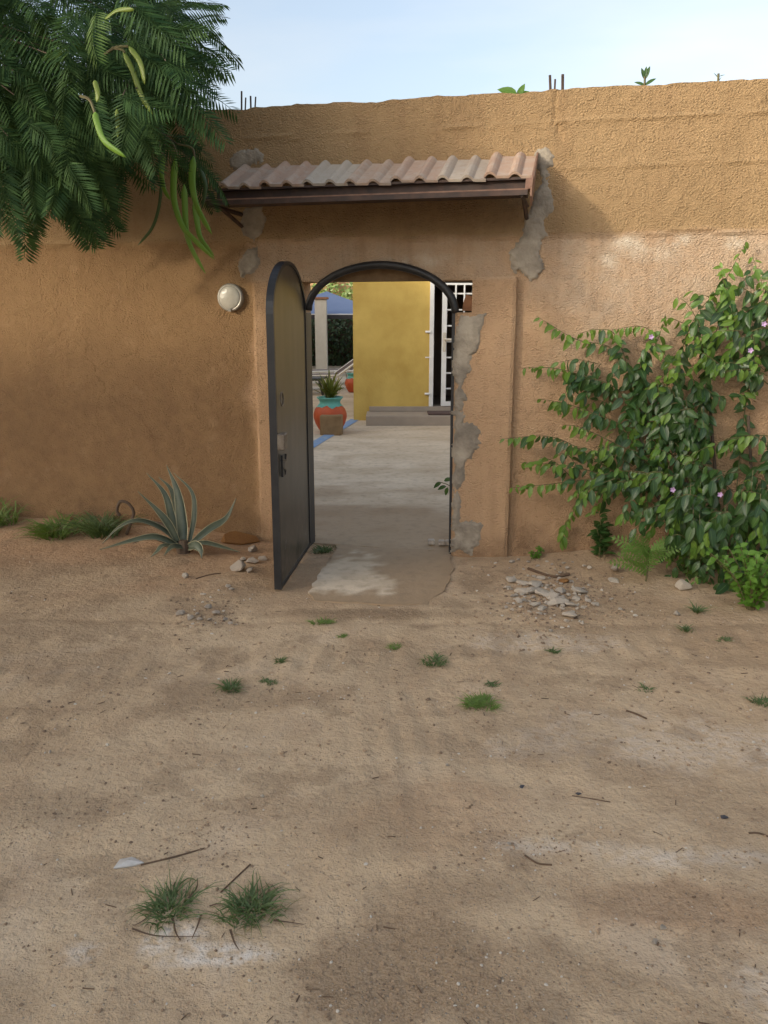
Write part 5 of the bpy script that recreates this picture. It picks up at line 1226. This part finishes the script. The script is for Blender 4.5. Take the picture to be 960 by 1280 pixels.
def pod(pts, o, w, mat='pod'):
    w *= 1.0 if pts[0][0] > 195 else 0.68
    o += 0.25 if pts[0][0] > 195 else 0.9
    path = smoothpath(wp(*[(x, y, o) for x, y in pts]), 18); m_ = MB(); n = len(path); V = []; F = []; K = 8
    for i, p in enumerate(path):
        t = (path[min(i + 1, n - 1)] - path[max(i - 1, 0)]).normalized(); side = t.cross(N).normalized(); up = side.cross(t); f = i / (n - 1)
        ww = w * min(1, (f * 7) ** 0.7 + .12) * min(1, ((1 - f) * 6) ** 0.6 + 0.1); th = 0.3 * ww * (1 + 0.18 * sin(f * 60))
        tw_ = 0.5 * sin(f * 3 + w * 100)
        for q in range(K):
            a = 2 * pi * q / K; V.append(p + (side * cos(tw_) + up * sin(tw_)) * cos(a) * ww + (up * cos(tw_) - side * sin(tw_)) * sin(a) * th)
    for i in range(n - 1):
        for q in range(K): F.append((i * K + q, i * K + (q + 1) % K, (i + 1) * K + (q + 1) % K, (i + 1) * K + q))
    F.append(tuple(range(K))[::-1]); F.append(tuple((n - 1) * K + q for q in range(K)))
    m_.add(V, F); return m_.build('pod', M[mat], tree, smooth=True)
PODS = [([(205, 193), (202, 215), (205, 236), (213, 250)], .78, .014, 'pod'), ([(220, 195), (217, 223), (218, 253), (228, 283), (243, 300), (268, 324)], .80, .019, 'pod'),
    ([(242, 195), (240, 227), (247, 260), (265, 293)], .82, .021, 'pod'), ([(250, 211), (257, 233), (252, 262)], .74, .012, 'poddark'), ([(230, 230), (231, 255), (233, 290), (240, 312), (257, 342)], .74, .018, 'pod'),
    ([(243, 250), (246, 275), (251, 298), (268, 321)], .72, .017, 'pod'), ([(202, 225), (199, 257), (190, 285), (172, 307)], .70, .009, 'poddark'),
    ([(154, 64), (166, 89), (177, 120), (191, 143)], 1.0, .018, 'podyel'), ([(161, 58), (175, 78), (181, 106)], 1.02, .018, 'podyel'), ([(119, 140), (121, 152), (131, 177), (158, 197)], 1.35, .019, 'pod'),
    ([(118, 100), (122, 115), (121, 128)], 1.3, .016, 'podyel'), ([(131, 24), (147, 13), (168, 12)], 1.2, .014, 'podyel'), ([(146, 136), (147, 155), (147, 172)], 1.1, .013, 'podyel')]
for a in PODS: pod(*a)
for pts, o in (([(150, 150), (180, 155), (196, 163), (200, 185), (206, 196)], 1.05), ([(196, 163), (215, 178), (222, 196)], 1.05), ([(222, 180), (240, 185), (243, 198)], 1.05), ([(130, 68), (145, 59), (160, 58)], 1.9), ([(140, 60), (152, 62), (156, 66)], 1.9), ([(100, 120), (112, 125), (119, 142)], 2.2)):
    MB().tube(smoothpath(wp(*[(x, y, o) for x, y in pts]), 10), 0.006, 5).build('stalk', M['greenstem'], tree)

# plants showing over the wall top -----------------------------------------------------
def over_wall(name, px, ytop, label, lf, L, w, mat, cat='plant'):
    b_ = W(px, 118, -0.75); top = W(px, ytop + 4, -0.75); b_ = Vector((b_.x, b_.y, -0.02)); t = thing(name, b_, label, cat)
    MB().tube(smoothpath([b_, b_.lerp(top, .5) + Vector((.05, 0, 0)), top], 10), 0.008, 5).build('stem', M['greenstem'], t)
    me = leaf_mesh('leaf', L, w, M[mat], 0.2)
    for (dx, dz, y, s_) in lf:
        p = W(px, y, -0.75); o = link(bpy.data.objects.new('leaf', me)); o.parent = t
        o.matrix_local = Matrix.Translation(p - b_) @ frame_rot(U * dx + Vector((0, 0, dz)), N + Vector((0, 0, .5))).to_4x4() @ Matrix.Scale(s_, 4)
over_wall('broad_leaf_plant', 647, 112, 'two broad green leaves rising over the wall above the canopy', [(-1, .45, 119, 1.1), (.5, .15, 120, .7), (.2, .5, 124, .8)], 0.14, 0.03, 'bright')
over_wall('young_sapling', 806, 92, 'small leafy sapling tip showing over the right wall top', [(-.3, 1, 100, 1), (.3, 1, 100, 1.1), (.7, .5, 107, 1), (-.8, .4, 107, .9), (.1, 1, 96, .8), (.8, .1, 112, .9), (-.8, .1, 112, .8)], 0.085, 0.013, 'vleaf', 'sapling')
over_wall('bare_weed', 898, 88, 'thin dry weed stalk above the right wall top', [(-.6, .8, 98, 1), (.8, .3, 96, .9), (.5, .9, 102, .7)], 0.05, 0.003, 'poddark', 'weed')

# ------------------------------------------------------------------ stones
def chip(rad, flat, seed, npts=16):
    rnd = random.Random(seed); bm = bmesh.new()
    for _ in range(npts):
        v = Vector((rnd.gauss(0, 1), rnd.gauss(0, 1), rnd.gauss(0, 1))).normalized(); bm.verts.new((v.x * rad * rnd.uniform(.8, 1.1), v.y * rad * rnd.uniform(.65, .9), v.z * rad * flat * rnd.uniform(.8, 1)))
    r = bmesh.ops.convex_hull(bm, input=bm.verts[:]); bmesh.ops.delete(bm, geom=list({g for g in list(r['geom_interior']) + list(r['geom_unused']) if isinstance(g, bmesh.types.BMVert)}), context='VERTS')
    bmesh.ops.bevel(bm, geom=bm.edges[:], offset=rad * 0.05, segments=1, affect='EDGES', clamp_overlap=True)
    me = bpy.data.meshes.new('stone'); bm.to_mesh(me); bm.free(); return me
CH = {}
def stone(px, py, rad, flat, mat, label, group=None, seed=0, name='stone', cat='stone', rot=None, sink=0.16, dz=0.0):
    key = (seed % 12, round(flat, 2), mat, round(rad, 3) if seed > 900 else 0)
    if key not in CH:
        me = chip(1.0, flat, seed % 12 + int(flat * 100)); me.materials.append(M[mat]); CH[key] = me
    p = G(px, py); o = link(bpy.data.objects.new(name, CH[key])); o.scale = (rad,) * 3
    o.location = p + Vector((0, 0, rad * flat * (1 - 2 * sink) + dz)); o.rotation_euler = rot or (R(-.25, .25), R(-.25, .25), R(0, 6.3))
    return tag(o, label, cat, group)
random.seed(77)
SPC = [(640, 727, .045), (654, 731, .045), (651, 741, .04), (668, 733, .055), (679, 744, .06), (696, 755, .06), (702, 741, .045), (724, 741, .05), (668, 757, .035), (745, 757, .03), (662, 741, .05), (690, 747, .045), (712, 757, .04), (676, 724, .03), (735, 752, .022), (648, 752, .03), (634, 736, .03), (678, 762, .03), (720, 750, .03), (728, 760, .025)]
ORD = ['leftmost', 'second from the left', 'third from the left', 'fourth from the left', 'fifth from the left', 'sixth from the left', 'seventh from the left', 'eighth from the left', 'ninth from the left', 'tenth from the left', 'rightmost']
rows = {}
for q in SPC: rows.setdefault('back' if q[1] < 735 else 'middle' if q[1] < 749 else 'front', []).append(q)
for rw, qs in rows.items():
    for i, (x, y, r) in enumerate(sorted(qs)):
        big = 'large' if r >= .05 else 'small' if r < .035 else 'mid sized'
        stone(x, y, r * 1.25, .36, 'stone', '%s pale slab, %s in the %s row of the rubble heap' % (big, 'rightmost' if i == len(qs) - 1 else ORD[i], rw), 'rubble slabs by the right pier', i + len(rw))
for i in range(70):
    x, y = random.gauss(690, 30), random.gauss(742, 18)
    if y < 708 or x < 630 or x > 790: x, y = R(640, 760), R(722, 765)
    stone(x, y, R(.008, .022), .6, random.choice(('stone', 'stone', 'greystone')), 'small rubble chip in the heap by the right pier', 'rubble chips by the right pier', i)
for i, (x, y) in enumerate(((648, 700), (660, 703), (672, 708), (640, 703), (690, 706), (705, 705), (716, 704), (730, 708), (655, 712))):
    stone(x, y, R(.014, .026), .5, 'greystone', 'grey rubble chip lying against the wall foot right of the pier', 'rubble chips along the wall foot', i)
stone(713, 771, .062, .35, 'stone', 'flat pale triangular slab at the front of the rubble heap', None, 5, rot=(0.18, 0.1, 2.2))
stone(854, 737, .055, .8, 'stone', 'pale rounded boulder alone under the vine', None, 3)
stone(767, 715, .042, .7, 'greystone', 'grey cobble resting on a whitish slab near the ferny plant', None, 7, dz=0.012)
stone(767, 727, .045, .28, 'stone', 'whitish flat slab under the grey cobble', None, 8)
stone(845, 769, .026, .65, 'stone', 'small round stone below the pale boulder', None, 2)
stone(775, 763, .024, .5, 'stone', 'stone chip halfway between the rubble heap and the boulder', None, 9)
stone(717, 770, .012, .5, 'stone', 'tiny chip touching the triangular slab', None, 10)
stone(705, 728, .05, .35, 'ochrestone', 'brownish clod at the back of the rubble heap', None, 11)
stone(300, 676, .15, .42, 'ochrestone', 'large ochre clod at the wall foot beside the agave', None, 6, name='clod', cat='clod', rot=(0, 0, -.15), sink=.4)
stone(297, 713, .07, .62, 'greystone', 'largest grey stone of the group right of the agave', None, 4)
stone(313, 715, .035, .55, 'greystone', 'small brownish stone touching the largest grey stone', None, 1)
stone(316, 704, .055, .5, 'greystone', 'grey stone behind the largest one, toward the gate', None, 2)
stone(318, 690, .05, .6, 'greystone', 'grey stone under the ochre clod edge', None, 3)
stone(330, 700, .045, .5, 'greystone', 'grey stone nearest the open gate leaf', None, 8)
stone(304, 700, .03, .5, 'greystone', 'low grey stone between clod and largest stone', None, 9)
stone(232, 722, .032, .6, 'stone', 'small pale stone in the sand below the agave', None, 10)
stone(254, 744, .022, .5, 'stone', 'whitish chip above the lower stone cluster', None, 11)
for i, (x, y, r) in enumerate(sorted(((225, 768, .032), (238, 774, .028), (250, 775, .022), (260, 760, .03), (271, 769, .035), (281, 775, .022), (262, 776, .02), (288, 780, .022), (246, 768, .018), (284, 734, .025), (290, 737, .022)))):
    stone(x, y, r, .5, 'greystone', '%s grey stone of the loose cluster on the sand below the agave' % ORD[i], 'stone cluster on the left sand', i)
stone(653, 984, .014, .3, 'slate', 'dark slate pebble left of the three in the sand', None, 3, name='pebble', cat='pebble')
stone(723, 993, .012, .3, 'slate', 'middle dark slate pebble beside a thin twig', None, 5, name='pebble', cat='pebble')
stone(905, 1022, .016, .25, 'slate', 'dark oval slate pebble near the right edge', None, 7, name='pebble', cat='pebble', rot=(0, 0, .2))
stone(328, 996, .011, .5, 'stone', 'white pebble in the sand left of centre', None, 2, name='pebble', cat='pebble')
stone(559, 957, .010, .5, 'stone', 'white pebble in the sand near the middle', None, 4, name='pebble', cat='pebble')
stone(636, 1057, .012, .5, 'stone', 'pale pebble among the clods right of centre', None, 6, name='pebble', cat='pebble')
stone(828, 1161, .014, .5, 'stone', 'pale pebble in the lower right sand', None, 8, name='pebble', cat='pebble')
stone(818, 1178, .012, .5, 'stone', 'second pale pebble just below the lower right one', None, 9, name='pebble', cat='pebble')
for (x, y, w) in ((539, 679, .05), (552, 680, .045), (560, 680, .04)):
    p = gnd(x, y, .02); tag(MB().box(p + Vector((0, 0, .012)), (w, .05, .035)).build('block_fragment', M['greystone'], bevel=.006, base=p), {539: 'leftmost dark block fragment at the foot of the right jamb', 552: 'middle block fragment at the foot of the right jamb', 560: 'block fragment touching the right jamb foot'}[x], 'block')

# gravel and litter, past counting
def gravel():
    t = (1 + sqrt(5)) / 2
    ico = np.array([(-1, t, 0), (1, t, 0), (-1, -t, 0), (1, -t, 0), (0, -1, t), (0, 1, t), (0, -1, -t), (0, 1, -t), (t, 0, -1), (t, 0, 1), (-t, 0, -1), (-t, 0, 1)]) / 1.9
    fc = np.array([(0, 11, 5), (0, 5, 1), (0, 1, 7), (0, 7, 10), (0, 10, 11), (1, 5, 9), (5, 11, 4), (11, 10, 2), (10, 7, 6), (7, 1, 8), (3, 9, 4), (3, 4, 2), (3, 2, 6), (3, 6, 8), (3, 8, 9), (4, 9, 5), (2, 4, 11), (6, 2, 10), (8, 6, 7), (9, 8, 1)])
    P = []
    def put(n, px0, px1, py0, py1, r0, r1, pw=3):
        for _ in range(n):
            p = gnd(R(px0, px1), R(py0, py1)); P.append((p.x, p.y, r0 + (r1 - r0) * random.random() ** pw))
    put(2600, -120, 1080, 760, 1320, .0012, .006); put(2200, -120, 1080, 690, 960, .0018, .009)
    for _ in range(1100):
        x, y = random.gauss(700, 55), random.gauss(748, 24)
        if y > 703: p = gnd(x, y); P.append((p.x, p.y, R(.002, .011)))
    for _ in range(300):
        p = gnd(random.gauss(262, 28), random.gauss(765, 14)); P.append((p.x, p.y, R(.002, .009)))
    for cx, cy, sx, sy, n in ((650, 1060, 50, 22, 260), (100, 1010, 60, 25, 200), (545, 870, 260, 12, 500), (930, 1180, 60, 80, 250), (540, 1240, 120, 40, 500), (860, 780, 90, 40, 500), (270, 1045, 30, 20, 120), (340, 700, 30, 30, 150)):
        for _ in range(n):
            p = gnd(random.gauss(cx, sx), random.gauss(cy, sy)); P.append((p.x, p.y, R(.0015, .005)))
    P = np.array(P)
    s = (P[:, 0] - W0.x) * U.x + (P[:, 1] - W0.y) * U.y; off = (P[:, 0] - W0.x) * N.x + (P[:, 1] - W0.y) * N.y
    P = P[(off > 0.03) & ~((np.abs(s) < 0.5) & (off < 1.1))]
    n = len(P); z = gz_np(P[:, 0], P[:, 1]); sc = P[:, 2:3] * rng.uniform(.6, 1.4, (n, 3)); sc[:, 2] *= .7
    V = ico[None] * sc[:, None, :] * rng.uniform(.75, 1.2, (n, 12, 1)); a = rng.uniform(0, 6.28, n); c, s_ = np.cos(a), np.sin(a)
    x = V[:, :, 0] * c[:, None] - V[:, :, 1] * s_[:, None]; y = V[:, :, 0] * s_[:, None] + V[:, :, 1] * c[:, None]
    V = np.stack([x + P[:, :1], y + P[:, 1:2], V[:, :, 2] + (z + P[:, 2] * .25)[:, None]], 2).reshape(-1, 3); F = (fc[None] + 12 * np.arange(n)[:, None, None]).reshape(-1, 3)
    me = bpy.data.meshes.new('gravel'); me.from_pydata(V.tolist(), [], F.tolist()); me.materials.append(M['gravel']); tag(link(bpy.data.objects.new('gravel', me)), kind='stuff')
    m_ = MB()
    for _ in range(250):
        p = gnd(R(-60, 1020), R(705, 1290) if random.random() < .5 else R(705, 900)); off = (p - W0).dot(N)
        if off < .05 or (abs((p - W0).dot(U)) < .5 and off < 1.1): continue
        a = R(0, 6.3); l = R(.006, .035); q = p + Vector((cos(a) * l, sin(a) * l, 0)); m_.tube([Vector((p.x, p.y, gz(p.x, p.y) + .002)), Vector((q.x, q.y, gz(q.x, q.y) + .003))], R(.0008, .002), 4)
    m_.build('plant_litter', M['twig'])['kind'] = 'stuff'
gravel()
def twig(pts, r, label, mat='twig'):
    q = [G(x, y, r * .8) for x, y in pts]; tag(MB().tube(smoothpath(q, 12), r, 5).build('twig', M[mat], base=q[0]), label, 'twig')
twig([(176, 1082), (205, 1075), (232, 1068), (256, 1061)], .0028, 'long dry twig lying by the plastic scrap')
twig([(276, 1116), (296, 1097), (313, 1081)], .0025, 'slanting dry twig above the two grass tufts')
twig([(936, 1042), (948, 1042), (962, 1047)], .003, 'dark curved twig at the right edge of the sand')
twig([(715, 995), (740, 999), (763, 1003)], .002, 'thin reddish twig beside the middle slate pebble')
twig([(783, 889), (795, 893), (808, 899)], .004, 'short dark twig in the sand right of the weed patch')
twig([(690, 1082), (672, 1080), (656, 1070)], .003, 'bent twig among the clods right of centre')
twig([(660, 712), (690, 722), (712, 719)], .010, 'thick dry root curling out of the rubble heap')
twig([(245, 724), (262, 719), (276, 717)], .004, 'thin twig between the small pale stone and the grey stones')
p = [G(x, y, .006) for x, y in ((142, 1087), (150, 1076), (165, 1073), (180, 1080), (165, 1084))]
mb = MB(); c = sum(p, Vector()) / 5 + Vector((0, 0, .008)); mb.add(p + [c] + [q - Vector((0, 0, .004)) for q in p], [(i, (i + 1) % 5, 5) for i in range(5)] + [(i, 6 + i, 6 + (i + 1) % 5, (i + 1) % 5) for i in range(5)])
tag(mb.build('plastic_scrap', M['plastic'], base=p[0]), 'torn pale plastic scrap at the left end of the long twig', 'litter')

# ------------------------------------------------------------------ the house across the street, behind the viewer, whose shade lies over the ground
HB = W0 - Vector((ldir.x, ldir.y, 0)).normalized() * 17.0
hm = thing('street_house', HB, 'two storey house across the street behind the viewer', 'house')
top = 1.32 + 17.0 * tan(SUN_EL)
def hb(s0, s1, o0, o1, z0, z1): return MB().prism([HB + U * s0 + Vector((0, 0, z0)), HB + U * s1 + Vector((0, 0, z0)), HB + U * s1 + Vector((0, 0, z1)), HB + U * s0 + Vector((0, 0, z1))], N * o0, N * o1)
hb(-8, 8, 0, 6, 0, top - 0.25).build('wall', M['ochrehouse'], hm)
hb(-8.2, 8.2, -0.1, 6.2, top - 0.248, top).build('roof', M['terra'], hm)
for s in (-6, -3, 0, 3, 6):
    hb(s - .5, s + .5, -0.04, -0.002, 0.9, 2.2).build('window', M['interior'], hm); hb(s - .5, s + .5, -0.04, -0.002, 3.6, 4.9).build('window', M['interior'], hm)

yw = thing('added_shade_block', (-9, 16, 0), 'unseen building added left of the courtyard to shade it', 'house')  # added out of view to keep the yellow house and yard in shade
xbox(-13, -7.0, 7.9, 27, 0, 4.45).build('wall', M['yellow'], yw)
xbox(-13.2, -6.9, 7.8, 27.1, 4.452, 4.6).build('roof', M['terra'], yw)
